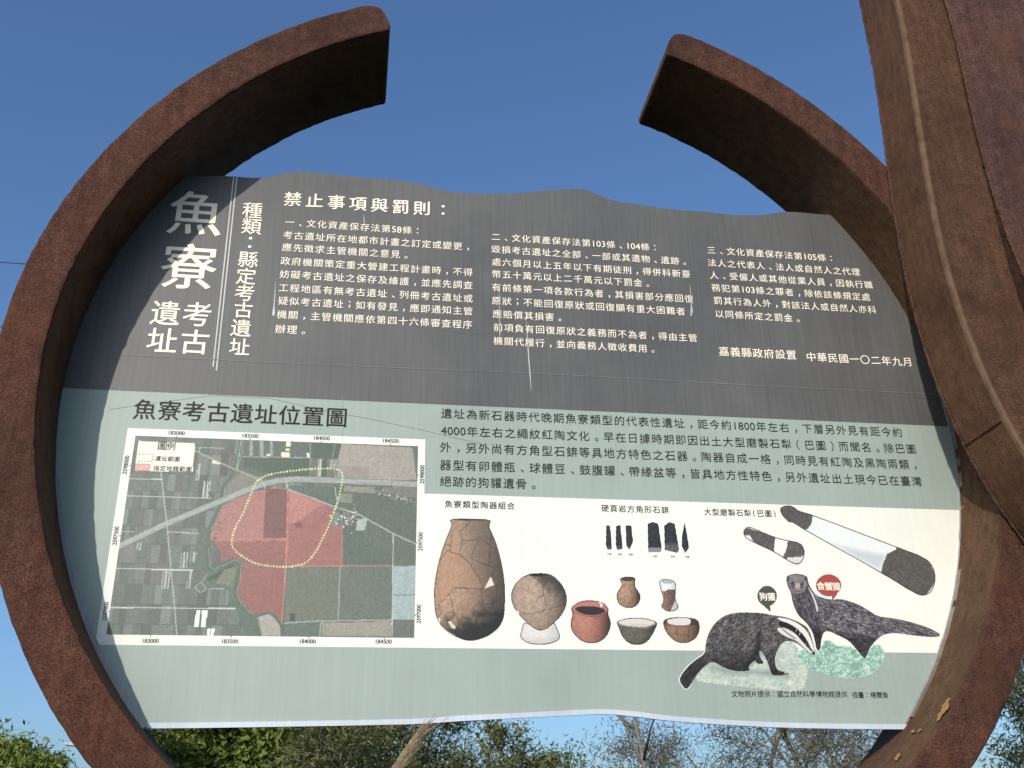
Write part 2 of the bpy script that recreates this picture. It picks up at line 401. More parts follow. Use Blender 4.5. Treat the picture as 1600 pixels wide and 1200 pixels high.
strip("edge_trim", np.linspace(math.radians(190), aBL + (2 * math.pi if aBL < 0 else 0), 90), RI - 0.013, RI + .004, -0.006, P_TRIM, 0.003, 3)
strip("edge_trim", np.linspace(aBR, math.radians(8), 90), RI - 0.006, RI - 0.0015, -0.004, P_TRIM, 0.0045, 8)
strip("sealant_strip", np.linspace(aBR + .02, math.radians(10), 110), RI - 0.0015, RI + .004, -0.022, P_SEAL, 0.003, 21)

# ---- lettering
_glyph = {}
_tc = bpy.data.curves.new("lettering_source", 'FONT'); _tc.size = 1.0; _tc.resolution_u = 3; _to = bpy.data.objects.new("lettering_source", _tc); COL.objects.link(_to)
_off = [0.0]
def glyph(ch, off):
    key = (ch, off)
    if key not in _glyph:
        _tc.body = ch; _tc.offset = off
        dg = bpy.context.evaluated_depsgraph_get(); dg.update()
        me = bpy.data.meshes.new_from_object(_to.evaluated_get(dg), depsgraph=dg)
        v = np.empty(len(me.vertices) * 3); me.vertices.foreach_get("co", v); v = v.reshape(-1, 3)[:, :2].copy()
        fc = [tuple(p.vertices) for p in me.polygons]
        bpy.data.meshes.remove(me); _glyph[key] = (v, fc)
    return _glyph[key]
_rv = glyph('國', 0.0)[0]; REF0, REF1 = _rv.min(0), _rv.max(0); REFC = (REF0 + REF1) / 2; REFS = max(REF1 - REF0)
_dv = glyph('8', 0.0)[0]; DIGC = (_dv.min(0) + _dv.max(0)) / 2; DIGH = _dv[:, 1].max() - _dv[:, 1].min()
def placed(ch, cx, cz, size, off, kai, rot=0.0, digit_w=None):
    v, fc = glyph(ch, 0.0)
    if len(v) == 0: return None
    if ch.isascii() and ch.isalnum():
        u = (v - DIGC) * (0.84 * size / DIGH); u[:, 0] -= (u[:, 0].min() + u[:, 0].max()) / 2
        if digit_w: u[:, 0] *= digit_w / max(0.3 * size, u[:, 0].max() - u[:, 0].min()) if (u[:, 0].max() - u[:, 0].min()) > digit_w else 1
    else:
        u = (v - REFC) * (size / REFS)
        if ch in '，。、：；:,()（）': u[:, 0] -= (u[:, 0].min() + u[:, 0].max()) / 2
        if ch in '：；:()（）': u[:, 1] -= (u[:, 1].min() + u[:, 1].max()) / 2
        if kai: u[:, 1] += 0.05 * u[:, 0]
    if rot:
        c, s = math.cos(rot), math.sin(rot); u = u @ np.array([[c, s], [-s, c]])
    return u + np.array([cx, cz]), fc, off * size
TXT = -0.0016
def build_text(name, items, mat, y=TXT):
    V, Fc = [], []
    for it in items:
        if it is None: continue
        u, fc, d = it
        for q, s in enumerate((0.0,) if d <= 0 else (-d, d)):            # strokes thickened by a second, shifted impression
            o = len(V); V += [(a + s, y - 0.0001 * q, b + 0.5 * s + ZO) for a, b in u.tolist()]; Fc += [tuple(o + i for i in f) for f in fc]
    return mesh_obj(name, V, Fc, mat, board)
def cw(ch): return 0.5 if ch.isascii() and ch.isalnum() else (0.62 if ch in '()' else 1.0)
def text_line(txt, p0, p1, mat, k=0.92, off=0.008, kai=True, crop=(0, 0, 1), name="text_line", y=TXT):
    ox, oy, sc = crop; a = onplane((ox + p0[0] / sc, oy + p0[1] / sc)); b = onplane((ox + p1[0] / sc, oy + p1[1] / sc))
    wts = [cw(c) for c in txt]; cen = np.cumsum(wts) - np.array(wts) / 2
    adv = (b[0] - a[0]) / (cen[-1] - cen[0]); z = (a[1] + b[1]) / 2
    items = [placed(c, a[0] + (cc - cen[0]) * adv, z, k * adv, off, kai, 0, adv * .46) for c, cc in zip(txt, cen) if c not in ' 　']
    return build_text(name, items, mat, y)
def chars(lst, mat, off=0.01, crop=(0, 0, 1), name="character", y=TXT, kai=False):
    ox, oy, sc = crop
    for ch, px, py, size in lst:
        c = onplane((ox + px / sc, oy + py / sc)); c2 = onplane((ox + (px + size / 2) / sc, oy + py / sc)); c1 = onplane((ox + (px - size / 2) / sc, oy + py / sc))
        build_text(name, [placed(ch, c[0], c[1], abs(c2[0] - c1[0]), off, kai)], mat, y)
c1_, c2_, c3_, c4_, c5_, c6_, c8_ = (180, 260, 2.6667), (740, 280, 2.1622), (660, 610, 1.8605), (140, 600, 2.8571), (660, 770, 3.4783), (1040, 770, 3.3333), (60, 260, 3.3333)
chars([('魚', 820, 250, 262), ('寮', 785, 527, 268)], P_CREAM, 0.012, c8_)
chars([('考', 828, 775, 140), ('古', 815, 918, 140)], P_CREAM, 0.012, c8_)
chars([('遺', 662, 768, 140), ('址', 645, 910, 145)], P_CREAM, 0.012, c8_)
chars([('種', 1115, 232, 96), ('類', 1110, 315, 96), ('：', 1103, 397, 96), ('縣', 1092, 487, 96), ('定', 1082, 575, 96), ('考', 1075, 662, 96), ('古', 1068, 750, 92), ('遺', 1055, 845, 98), ('址', 1048, 943, 98)], P_CREAM, 0.008, c8_)
text_line('禁止事項與罰則：', (740, 137), (1366, 184), P_CREAM, 0.74, 0.018, True, c1_)
for t, a, b in [('一、文化資產保存法第58條：', (727, 234), (1260, 270)), ('考古遺址所在地都市計畫之訂定或變更，', (720, 286), (1470, 338)), ('應先徵求主管機關之意見。', (716, 338), (1212, 371)),
                ('政府機關策定重大營建工程計畫時，不得', (710, 393), (1470, 445)), ('妨礙考古遺址之保存及維護，並應先調查', (706, 450), (1470, 497)), ('工程地區有無考古遺址、列冊考古遺址或', (702, 506), (1470, 553)),
                ('疑似考古遺址；如有發見，應即通知主管', (700, 560), (1470, 606)), ('機關，主管機關應依第四十六條審查程序', (695, 617), (1468, 662)), ('辦理。', (688, 680), (785, 684))]:
    text_line(t, a, b, P_CREAM, 0.82, 0.0, True, c1_)
for t, a, b in [('二、文化資產保存法第103條、104條：', (75, 197), (612, 231)), ('毀損考古遺址之全部、一部或其遺物、遺跡。', (75, 240), (712, 277)), ('處六個月以上五年以下有期徒刑，得併科新臺', (77, 282), (717, 320)),
                ('幣五十萬元以上二千萬元以下罰金。', (77, 322), (588, 353)), ('有前條第一項各款行為者，其損害部分應回復', (77, 367), (727, 405)), ('原狀；不能回復原狀或回復顯有重大困難者，', (77, 412), (733, 449)),
                ('應賠償其損害。', (80, 457), (291, 468)), ('前項負有回復原狀之義務而不為者，得由主管', (83, 502), (740, 537)), ('機關代履行，並向義務人徵收費用。', (83, 547), (605, 575))]:
    text_line(t, a, b, P_CREAM, 0.82, 0.0, True, c2_)
for t, a, b in [('三、文化資產保存法第105條：', (803, 242), (1207, 267)), ('法人之代表人、法人或自然人之代理', (805, 285), (1290, 313)), ('人、受僱人或其他從業人員，因執行職', (812, 327), (1333, 357)),
                ('務犯第103條之罪者，除依該條規定處', (818, 367), (1325, 400)), ('罰其行為人外，對該法人或自然人亦科', (825, 411), (1345, 442)), ('以同條所定之罰金。', (830, 457), (1095, 471))]:
    text_line(t, a, b, P_CREAM, 0.82, 0.0, True, c2_)
text_line('嘉義縣政府設置', (845, 582), (1073, 596), P_CREAM, 0.84, 0.003, True, c2_)
text_line('中華民國一〇二年九月', (1140, 602), (1465, 618), P_CREAM, 0.84, 0.003, True, c2_)
text_line('魚寮考古遺址位置圖', (247, 117), (1103, 150), P_BLACK, 0.86, 0.010, False, c4_)
for t, a, b in [('遺址為新石器時代晚期魚寮類型的代表性遺址，距今約1800年左右，下層另外見有距今約', (70, 68), (1380, 123)), ('4000年左右之繩紋紅陶文化。早在日據時期即因出土大型磨製石犁（巴圖）而聞名。除巴圖', (62, 117), (1420, 172)),
                ('外，另外尚有方角型石錛等具地方特色之石器。陶器自成一格，同時見有紅陶及黑陶兩類，', (67, 165), (1432, 218)), ('器型有卵體瓶、球體豆、鼓腹罐、帶緣盆等，皆具地方性特色，另外遺址出土現今已在臺灣', (67, 214), (1437, 269)),
                ('絕跡的狗貛遺骨。', (67, 265), (323, 274))]:
    text_line(t, a, b, P_BLACK, 0.81, 0.0, True, c3_)
text_line('魚寮類型陶器組合', (142, 63), (480, 72), P_BLACK, 0.80, 0.004, True, c5_)
text_line('硬頁岩方角形石錛', (992, 85), (1318, 95), P_BLACK, 0.80, 0.004, True, c5_)
text_line('大型磨製石犁(巴圖)', (218, 100), (567, 111), P_BLACK, 0.82, 0.004, True, c6_)
for ch2, cx_, cy_ in (('正面', 1015, 333), ('背面', 1072, 335), ('側面', 1132, 336), ('正面', 1263, 346), ('背面', 1360, 347), ('側面', 1440, 349)):
    chars([(ch2[0], cx_ - 6, cy_, 10), (ch2[1], cx_ + 6, cy_, 10)], P_BLACK, 0.0, c5_)
text_line('文物照片提供：國立自然科學博物館提供', (358, 1046), (930, 1053), P_BLACK, 0.88, 0.0, False, c6_)
text_line('插畫：楊薾衡', (985, 1053), (1143, 1055), P_BLACK, 0.88, 0.0, False, c6_)

# ---- thin rules, scratches and paint drips
def ribbon(name, pts, wd, mat, y=TXT, crop=(0, 0, 1)):
    ox, oy, sc = crop; P = [onplane((ox + p[0] / sc, oy + p[1] / sc)) for p in pts]; V, Fc = [], []
    for i, p in enumerate(P):
        d = P[min(i + 1, len(P) - 1)] - P[max(i - 1, 0)]; d = d / np.hypot(*d); nn = np.array([-d[1], d[0]])
        h = (wd[i] if hasattr(wd, '__len__') else wd) / 2
        for s in (1, -1): q = p + nn * h * s; V.append((q[0], y, q[1] + ZO))
    for i in range(len(P) - 1): a = 2 * i; Fc.append((a, a + 1, a + 3, a + 2))
    return mesh_obj(name, V, Fc, mat, board)
P_CLR = printed("clear panel edge", (0.20, 0.185, 0.165), streak=0.3, rough=0.25, blotch=0.3)
CE = [(1321, 340), (1333, 350), (1345, 362), (1360, 384), (1375, 407), (1388, 429), (1400, 452)]
ribbon("panel_edge", CE, [.016, .018, .013, .017, .012, .016, .012], P_CLR, -0.006)
ribbon("rule_line", [(1017, 58), (910, 1045)], 0.0042, P_PALE, crop=c8_)
ribbon("rule_line", [(1034, 58), (927, 1065)], 0.0042, P_PALE, crop=c8_)
P_SCR = printed("faded scratch", lin((116, 116, 112)), streak=0.25, blotch=0.2)
P_DRIP = printed("white paint drip", lin((196, 196, 192), KP), streak=0.25)
P_CRK = printed("hairline crack", lin((150, 163, 153), KP), streak=0.2)
ribbon("scratch", [(187 + (1461 - 187) * t, 554 + 61 * t + 1.2 * math.sin(9 * t)) for t in np.linspace(0, 1, 40)], 0.0024, P_SCR)
ribbon("scratch", [(1062, 430), (1092, 437), (1120, 437), (1170, 444)], 0.0012, P_SCR)
ribbon("scratch", [(690, 515), (740, 522), (766, 520)], 0.0012, P_SCR)
ribbon("crack", [(170, 640), (240, 630), (330, 618), (420, 622), (500, 640), (580, 655), (660, 672), (700, 682), (760, 695)], 0.0011, P_CRK)
ribbon("crack", [(535, 620), (537, 655), (534, 690)], 0.0010, P_CRK)
def drip(pts, wd): ribbon("paint_drip", pts, wd, P_DRIP, TXT - 0.0003)
drip([(430.6, 440), (430, 452), (429.2, 465), (428.2, 478), (427.8, 486), (427.5, 491), (427, 494)], [0.0008, 0.0022, 0.0035, 0.0040, 0.0085, 0.010, 0.004])
drip([(822, 500), (824, 530), (826, 560), (828, 585), (830, 612)], [0.001, 0.0030, 0.0042, 0.0036, 0.001])
drip([(1077.5, 445), (1079, 462), (1080, 478), (1080.5, 486), (1080, 492)], [0.001, 0.0025, 0.0045, 0.010, 0.003])
drip([(780, 455), (779.5, 470), (780.5, 490), (781, 520), (781, 526)], [0.001, 0.003, 0.0016, 0.0045, 0.001])
drip([(568, 335), (569, 345), (569, 352)], [0.0008, 0.003, 0.001])

# ------------------------------------------------------------------ printed pictures (flat print on the board)
def h2(ix, iy, seed):
    n_ = (ix.astype(np.int64) * 374761393 + iy.astype(np.int64) * 668265263 + seed * 974711) & 0x7fffffff
    n_ = ((n_ ^ (n_ >> 13)) * 1274126177) & 0x7fffffff
    return ((n_ ^ (n_ >> 16)) & 0xffff) / 65535.0
def vn(x, y, seed=0):
    ix, iy = np.floor(x), np.floor(y); fx, fy = x - ix, y - iy; fx = fx * fx * (3 - 2 * fx); fy = fy * fy * (3 - 2 * fy)
    a, b, c, d = h2(ix, iy, seed), h2(ix + 1, iy, seed), h2(ix, iy + 1, seed), h2(ix + 1, iy + 1, seed)
    return (a * (1 - fx) + b * fx) * (1 - fy) + (c * (1 - fx) + d * fx) * fy
def fbm(x, y, seed=0, o=4):
    r, a, t = 0, 0.5, 0
    for k in range(o): r = r + a * vn(x * 2 ** k, y * 2 ** k, seed + k); t += a; a *= .55
    return r / t
def inpoly(X, Y, poly):
    r = np.zeros(X.shape, bool); n_ = len(poly)
    for i in range(n_):
        x0, y0 = poly[i]; x1, y1 = poly[(i + 1) % n_]
        if y0 == y1: continue
        r ^= ((y0 > Y) != (y1 > Y)) & (X < (x1 - x0) * (Y - y0) / (y1 - y0) + x0)
    return r
def dline(X, Y, pts, closed=False):
    d = np.full(X.shape, 1e9); P = list(pts) + ([pts[0]] if closed else [])
    for (x0, y0), (x1, y1) in zip(P[:-1], P[1:]):
        L = (x1 - x0) ** 2 + (y1 - y0) ** 2 + 1e-9; t = np.clip(((X - x0) * (x1 - x0) + (Y - y0) * (y1 - y0)) / L, 0, 1)
        d = np.minimum(d, np.hypot(X - x0 - t * (x1 - x0), Y - y0 - t * (y1 - y0)))
    return d
def soft(P, it=1):                                                         # round off a hand-measured outline
    P = np.array(P, float)
    for _ in range(it):
        Q = np.roll(P, -1, 0); P = np.stack([P * .75 + Q * .25, P * .25 + Q * .75], 1).reshape(-1, 2)
    return [tuple(p) for p in P]
class Art:
    """grid laid on the board; X, Y are survey coordinates of its points"""
    def __init__(s, x0, x1, z0, z1, step):
        s.nx = max(2, int((x1 - x0) / step)); s.nz = max(2, int((z1 - z0) / step))
        gx_, gz_ = np.meshgrid(np.linspace(x0, x1, s.nx + 1), np.linspace(z0, z1, s.nz + 1)); s.gx, s.gz = gx_.ravel(), gz_.ravel()
        s.X, s.Y = topx(s.gx, s.gz); s.c = np.zeros((len(s.X), 3)); s.keep = np.zeros(len(s.X), bool)
    def put(s, mask, col, a=1.0):
        a_ = (mask * a)[:, None] if not np.isscalar(mask) else mask
        s.c = s.c * (1 - a_) + np.asarray(col, float) * a_
    def mul(s, f): s.c = s.c * np.asarray(f)[:, None]
    def build(s, name, y, all_=False):
        nx = s.nx + 1; i = np.arange(s.nx)[None, :] + nx * np.arange(s.nz)[:, None]
        q = np.stack([i, i + 1, i + nx + 1, i + nx], -1).reshape(-1, 4)
        if not all_: q = q[s.keep[q].sum(1) >= 2]
        used = np.unique(q); rm = np.zeros(len(s.X), np.int64); rm[used] = np.arange(len(used)); q = rm[q]
        V = np.stack([s.gx[used], np.full(len(used), y), s.gz[used] + ZO], -1) - np.array(board.location)
        me = bpy.data.meshes.new(name); me.vertices.add(len(V)); me.vertices.foreach_set("co", V.ravel().astype(np.float32))
        me.loops.add(q.size); me.loops.foreach_set("vertex_index", q.ravel().astype(np.int32))
        me.polygons.add(len(q)); me.polygons.foreach_set("loop_start", (np.arange(len(q)) * 4).astype(np.int32))
        me.update(calc_edges=True); me.materials.append(P_ART)
        ca = me.color_attributes.new("Col", 'FLOAT_COLOR', 'POINT')
        rgb = lin(np.clip(s.c[used], 0, 255), KP); ca.data.foreach_set("color", np.c_[rgb, np.ones(len(rgb))].astype(np.float32).ravel())
        o = bpy.data.objects.new(name, me); COL.objects.link(o); o.parent = board; return o
def art_px(pts, step=0.0015, pad=2):
    P = np.array(pts); c = [onplane(p) for p in ((P[:, 0].min() - pad, P[:, 1].min() - pad), (P[:, 0].max() + pad, P[:, 1].min() - pad), (P[:, 0].min() - pad, P[:, 1].max() + pad), (P[:, 0].max() + pad, P[:, 1].max() + pad))]
    c = np.array(c); return Art(c[:, 0].min(), c[:, 0].max(), c[:, 1].min(), c[:, 1].max(), step)
def tr(crop): return lambda L: [(crop[0] + x / crop[2], crop[1] + y / crop[2]) for x, y in L]
def rect_sheet(name, x0, x1, z0, z1, y, mat): return sheet(name, [np.array(p) for p in ((x0, z0), (x1, z0), (x1, z1), (x0, z1))], y, mat)

# white band and map panel
bt = (onplane((672, 772))[1] + onplane((1508, 797))[1]) / 2; bb = (onplane((155, 1008))[1] + onplane((1478, 1020))[1]) / 2
mpL = (onplane((197, 669))[0] + onplane((151.5, 1008))[0]) / 2; mpR = (onplane((667, 686.5))[0] + onplane((656.5, 1008))[0]) / 2
mpT = (onplane((197, 669))[1] + onplane((667, 686.5))[1]) / 2
bandR = RCX + math.sqrt(RI ** 2 - (bt - RCZ) ** 2); bandR2 = RCX + math.sqrt(RI ** 2 - (bb - RCZ) ** 2)
band = [np.array((mpL, bb)), np.array((bandR2 - .008, bb))]
for t in np.linspace(math.asin((bb - RCZ) / RI), math.asin((bt - RCZ) / RI), 16): band.append(np.array((RCX + (RI - .006) * math.cos(t), RCZ + RI * math.sin(t))))
band += [np.array((mpR, bt)), np.array((mpR, mpT)), np.array((mpL, mpT))]
sheet("white_field", band, -0.0007, P_WHITE)

# ---- location map
T4, TA, TB, TC_, TD = tr(c4_), tr((160, 670, 6.154)), tr((400, 670, 5.926)), tr((160, 830, 6.154)), tr((400, 830, 5.926))
q = [onplane(p) for p in T4([(200, 232), (1468, 277), (1447, 1130), (80, 1122)])]
MX0, MX1, MZ0, MZ1 = (q[0][0] + q[3][0]) / 2, (q[1][0] + q[2][0]) / 2, (q[2][1] + q[3][1]) / 2, (q[0][1] + q[1][1]) / 2
A = Art(MX0, MX1, MZ0, MZ1, 0.0021)
X, Y = A.X, A.Y; U = (A.gx - MX0) / (MX1 - MX0); Vv = (MZ1 - A.gz) / (MZ1 - MZ0)
rows = [0, .085, .20, .29, .385, .475, .565, .66, .76, .857, .95, 1.01]
A.c[:] = (100, 104, 98)
for r in range(len(rows) - 1):
    rm_ = (Vv >= rows[r]) & (Vv < rows[r + 1]); u = -0.02
    while u < 1:
        wd_ = random.uniform(.006, .034); sh = random.choice([random.uniform(84, 100), random.uniform(88, 108), random.uniform(98, 122)])
        tint = random.choice([(0, 3, -3), (2, 0, -4), (3, -1, -3), (-3, 3, -2)])
        A.put(rm_ & (U >= u) & (U < u + wd_), np.array((sh, sh, sh)) + tint); u += wd_
    A.put(np.abs(Vv - rows[r]) < 0.003, (78, 84, 78), .6)
pf = lambda P, c, a=1.0: A.put(inpoly(X, Y, P), c, a)
pl_ = lambda P, w_, c, a=1.0, cl=False: A.put(dline(X, Y, P, cl) < w_, c, a)
pf(TB([(-100, 110), (790, 130), (740, 465), (0, 470), (-130, 360)]), (88, 94, 86))
pf(TB([(0, 265), (500, 275), (495, 450), (250, 455), (-120, 350), (-110, 250)]), (72, 84, 71)); pf(TB([(525, 125), (790, 135), (755, 275), (520, 270)]), (74, 85, 73))
for a, b in (((35, 110), (70, 255)), ((130, 115), (155, 255)), ((-60, 110), (-30, 250))): pf(TB([a, (b[0], a[1]), b, (a[0], b[1])]), (140, 145, 139))
for a, b in (((278, 117), (320, 165)), ((275, 185), (312, 205)), ((235, 218), (312, 262)), ((470, 225), (495, 265)), ((100, 232), (130, 252)), ((665, 285), (692, 303))): pf(TB([a, (b[0], a[1]), b, (a[0], b[1])]), (228, 220, 190))
pf(TB([(505, 280), (755, 285), (740, 465), (500, 455)]), (104, 99, 90)); pf(TB([(615, 285), (660, 285), (650, 460), (605, 460)]), (74, 82, 72))
for k in range(5): pl_(TB([(583 + k * 8, 285), (572 + k * 8, 455)]), .5, (172, 180, 176))
for k in range(7): pl_(TB([(692 + k * 10, 290), (682 + k * 10, 362)]), .5, (160, 166, 164))
pf(TB([(795, 140), (1450, 175), (1490, 475), (745, 470), (760, 280)]), (158, 144, 137)); pf(TB([(765, 345), (1045, 358), (1045, 470), (750, 465)]), (146, 132, 126))
pf(TB([(1455, 165), (1500, 168), (1492, 470), (1480, 440)]), (92, 98, 92))
pf(TA([(1340, 400), (1600, 500), (1560, 560), (1150, 655), (1180, 560), (1270, 480)]), (126, 116, 106))
pf(T4([(890, 455), (1100, 462), (1465, 470), (1460, 610), (1458, 715), (1360, 668), (1200, 580), (1095, 548), (900, 474)]), (88, 95, 85))
pf(TB([(820, 530), (1090, 545), (1120, 600), (810, 580)]), (138, 128, 118)); pf(TB([(1180, 540), (1495, 545), (1490, 640), (1160, 590)]), (116, 110, 102))
pf(TB([(780, 600), (890, 605), (890, 690), (765, 680)]), (122, 126, 112)); pf(T4([(1130, 640), (1350, 650), (1350, 810), (1130, 810)]), (86, 94, 84))
pf(T4([(1240, 600), (1350, 665), (1350, 760), (1220, 700)]), (92, 98, 88)); pf(T4([(1357, 680), (1460, 722), (1455, 808), (1357, 808)]), (92, 97, 88))
pf(T4([(880, 818), (1117, 818), (1110, 1055), (868, 1062)]), (107, 105, 93)); pf(T4([(1120, 816), (1352, 812), (1347, 1052), (1113, 1057)]), (100, 102, 94))
pf(T4([(1357, 815), (1457, 812), (1450, 1052), (1352, 1050)]), (158, 167, 169)); pf(T4([(1355, 940), (1455, 938), (1455, 944), (1355, 946)]), (126, 134, 136))
pf(T4([(868, 1070), (1030, 1062), (1025, 1125), (890, 1125)]), (94, 100, 92)); pf(T4([(1040, 1066), (1347, 1060), (1345, 1128), (1035, 1124)]), (150, 138, 129)); pf(T4([(1352, 1058), (1450, 1056), (1448, 1130), (1350, 1130)]), (100, 100, 92))
pf(T4([(895, 1025), (917, 1025), (917, 1060), (895, 1058)]), (62, 68, 70))
# woods by the old river bend
pf(T4([(480, 660), (545, 640), (530, 740), (540, 830), (640, 785), (670, 800), (665, 900), (645, 950), (690, 1010), (760, 1070), (770, 1125), (700, 1125), (650, 1000), (620, 920), (560, 900), (500, 930), (470, 900), (500, 860), (470, 800)]), (90, 99, 87))
pf(T4([(520, 870), (640, 800), (655, 830), (600, 860), (530, 880)]), (66, 77, 66)); pf(T4([(600, 830), (660, 812), (640, 905), (560, 890)]), (116, 116, 100))
red = T4([(590, 548), (640, 520), (730, 482), (830, 461), (890, 470), (1000, 508), (1095, 548), (1085, 600), (1072, 636), (1128, 640), (1130, 811), (880, 816), (858, 1075), (820, 1030), (795, 1020), (735, 1030), (690, 985), (663, 940), (657, 880), (680, 805), (660, 782), (590, 795), (582, 740), (540, 690), (560, 620)])
pf(red, (170, 112, 106)); inr = inpoly(X, Y, red)
pf(T4([(785, 468), (890, 470), (882, 690), (775, 690)]), (112, 72, 68)); A.put(inr & inpoly(X, Y, T4([(540, 705), (880, 695), (860, 1085), (640, 1085), (640, 800), (585, 800)])), (142, 88, 84))
A.put(inr & inpoly(X, Y, T4([(1045, 540), (1140, 550), (1140, 815), (880, 815), (888, 690), (888, 630)])), (156, 96, 91)); pf(T4([(893, 476), (1035, 540), (915, 626), (890, 612)]), (186, 120, 112)); pf(T4([(905, 625), (935, 615), (955, 635), (925, 645)]), (96, 66, 62), .8)
A.put(inr & (np.abs(((X + Y) * 0.62) % 2 - 1) < .32), (122, 66, 64), .38); A.put(inr & (np.abs(((X - Y) * 0.62) % 2 - 1) < .28), (205, 140, 132), .22)
for P, w_ in (([(885, 475), (880, 700), (870, 900), (857, 1075)], .75), ([(590, 695), (875, 690)], .6), ([(870, 816), (1117, 812), (1350, 811)], .55), ([(1128, 640), (1128, 810)], .4), ([(640, 705), (875, 700)], .3)): pl_(T4(P), w_, (206, 124, 118))
river = T4([(680, 235), (672, 300), (650, 400), (595, 465), (587, 540), (540, 640), (525, 740), (532, 818), (548, 828), (640, 785), (672, 800), (664, 880), (648, 930), (668, 980), (740, 1048), (762, 1125)])
pl_(river, 3.6, (82, 93, 82)); pl_([(x + 2.6, y) for x, y in river], .5, (150, 152, 142), .8); pl_(T4([(740, 1040), (800, 1022), (835, 1040), (862, 1090), (875, 1125)]), 1.6, (80, 90, 82)); pf(T4([(752, 1040), (805, 1026), (850, 1080), (852, 1125), (772, 1125)]), (166, 152, 143))
for k in range(60):
    t = random.random(); cx_, cy_ = T4([(600 - 60 * t + random.gauss(0, 7), 600 + 130 * t)])[0]; A.put(np.hypot(X - cx_, Y - cy_) < random.uniform(.5, 1.4), (70, 74, 66) if k % 3 else (150, 140, 128))
hw = T4([(125, 728), (340, 625), (520, 550), (700, 475), (780, 445), (850, 430), (930, 425), (1100, 432), (1300, 440), (1470, 449)])
pl_(hw, 4.8, (118, 119, 113)); pl_(hw, 3.9, (146, 146, 140))
for dy_ in (-2.4, -.2, 2.2): pl_([(x, y + dy_) for x, y in hw], .38, (176, 176, 170), .75)
for P, w_, c in (([(318, 388), (345, 625), (380, 1000), (390, 1128)], 1.0, (164, 164, 156)), ([(470, 298), (600, 360), (690, 398), (782, 440)], 1.1, (152, 148, 140)), ([(888, 472), (1000, 512), (1092, 548), (1200, 582), (1355, 668), (1460, 716)], .9, (168, 168, 158)),
                 ([(165, 423), (322, 426)], .7, (190, 190, 182)), ([(163, 499), (545, 511)], .8, (196, 196, 188)), ([(345, 661), (490, 667)], .6, (182, 182, 175)), ([(140, 659), (200, 661)], .5, (170, 170, 164)), ([(120, 824), (460, 832)], .7, (196, 196, 188)), ([(95, 998), (650, 1003)], .8, (200, 200, 192)),
                 ([(680, 235), (655, 390)], .7, (160, 160, 150)), ([(490, 285), (560, 287), (600, 288)], .6, (170, 168, 160)), ([(490, 285), (488, 305)], .6, (170, 168, 160)), ([(985, 265), (985, 415)], .6, (150, 150, 142)), ([(680, 325), (985, 330)], .6, (160, 160, 150)),
                 ([(1117, 816), (1110, 1058)], .6, (172, 170, 162)), ([(1356, 672), (1350, 1128)], .8, (182, 180, 172)), ([(868, 1068), (1000, 1060), (1040, 1058), (1348, 1054)], .6, (180, 178, 170)), ([(1040, 1060), (1030, 1075), (1028, 1125)], .6, (180, 178, 170)), ([(1095, 460), (1100, 500), (1110, 530)], .6, (186, 184, 176)),
                 ([(500, 885), (520, 915), (495, 935), (470, 905), (500, 885), (525, 850)], .6, (160, 158, 148)), ([(520, 915), (600, 915)], .5, (176, 174, 166)), ([(778, 440), (784, 465)], .7, (190, 190, 184)), ([(878, 430), (882, 465)], .7, (190, 190, 184)), ([(1095, 270), (1085, 330), (1100, 430)], .5, (150, 150, 142))): pl_(T4(P), w_, c)
pf(TC_([(905, 760), (940, 760), (925, 922), (880, 922)]), (240, 240, 228)); pf(TC_([(960, 760), (1012, 760), (992, 922), (945, 922)]), (240, 240, 228)); pf(TC_([(1012, 935), (1038, 935), (1030, 1010), (1002, 1010)]), (238, 238, 226)); pf(TC_([(1048, 935), (1082, 935), (1068, 1010), (1036, 1010)]), (238, 238, 226))
for x0_, y0_, n_, dx_, L_ in ((770, 205, 7, 9, 150), (870, 205, 5, 9, 90), (590, 395, 8, 9, 155), (835, 385, 4, 9, 165), (340, 110, 6, 9, 70), (985, -500 + 675 - 0, 0, 9, 1)):
    for k in range(n_): pl_(TC_([(x0_ + k * dx_, y0_), (x0_ + k * dx_ - L_ * .13, y0_ + L_)]), .42, (170, 172, 166))
for x0_, y0_, n_, L_ in ((980, 505, 3, 155), (1015, 505, 4, 155), (920, 340, 4, 155)):
    for k in range(n_): pl_(TA([(x0_ + k * 8, y0_), (x0_ + k * 8 - L_ * .13, y0_ + L_)]), .5, (176, 176, 170))
pf(TA([(1060, 300), (1140, 330), (1120, 345), (1050, 330)]), (226, 214, 176)); A.put(np.hypot(X - 260, Y - 893.5) < 3, (205, 165, 145), .8)
for k in range(170):
    cx_, cy_ = T4([(random.gauss(1138, 26), random.gauss(592, 20))])[0]; v_ = random.choice([60, 70, 200, 215, 170, 130]); s_ = random.uniform(.5, 1.5)
    A.put((np.abs(X - cx_) < s_) & (np.abs(Y - cy_) < s_ * .7), (v_, v_ - 2, v_ - 8))
for k in range(60):
    t = random.random(); cx_, cy_ = TB([(1120 + 360 * t, 590 + 90 * t + random.gauss(0, 14))])[0]; A.put(np.hypot(X - cx_, Y - cy_) < random.uniform(.4, 1.0), (186, 178, 164))
pf(T4([(1195, 605), (1240, 600), (1228, 655), (1188, 652)]), (168, 171, 164))
A.mul(0.86 + 0.28 * fbm(X * .55, Y * .55, 3, 3)); A.mul(0.95 + 0.10 * vn(X * 1.6, Y * 0.12, 9)); A.c = A.c * np.array((1.03, 1.07, 1.04)) * 0.88 + np.array((150, 156, 150)) * 0.13
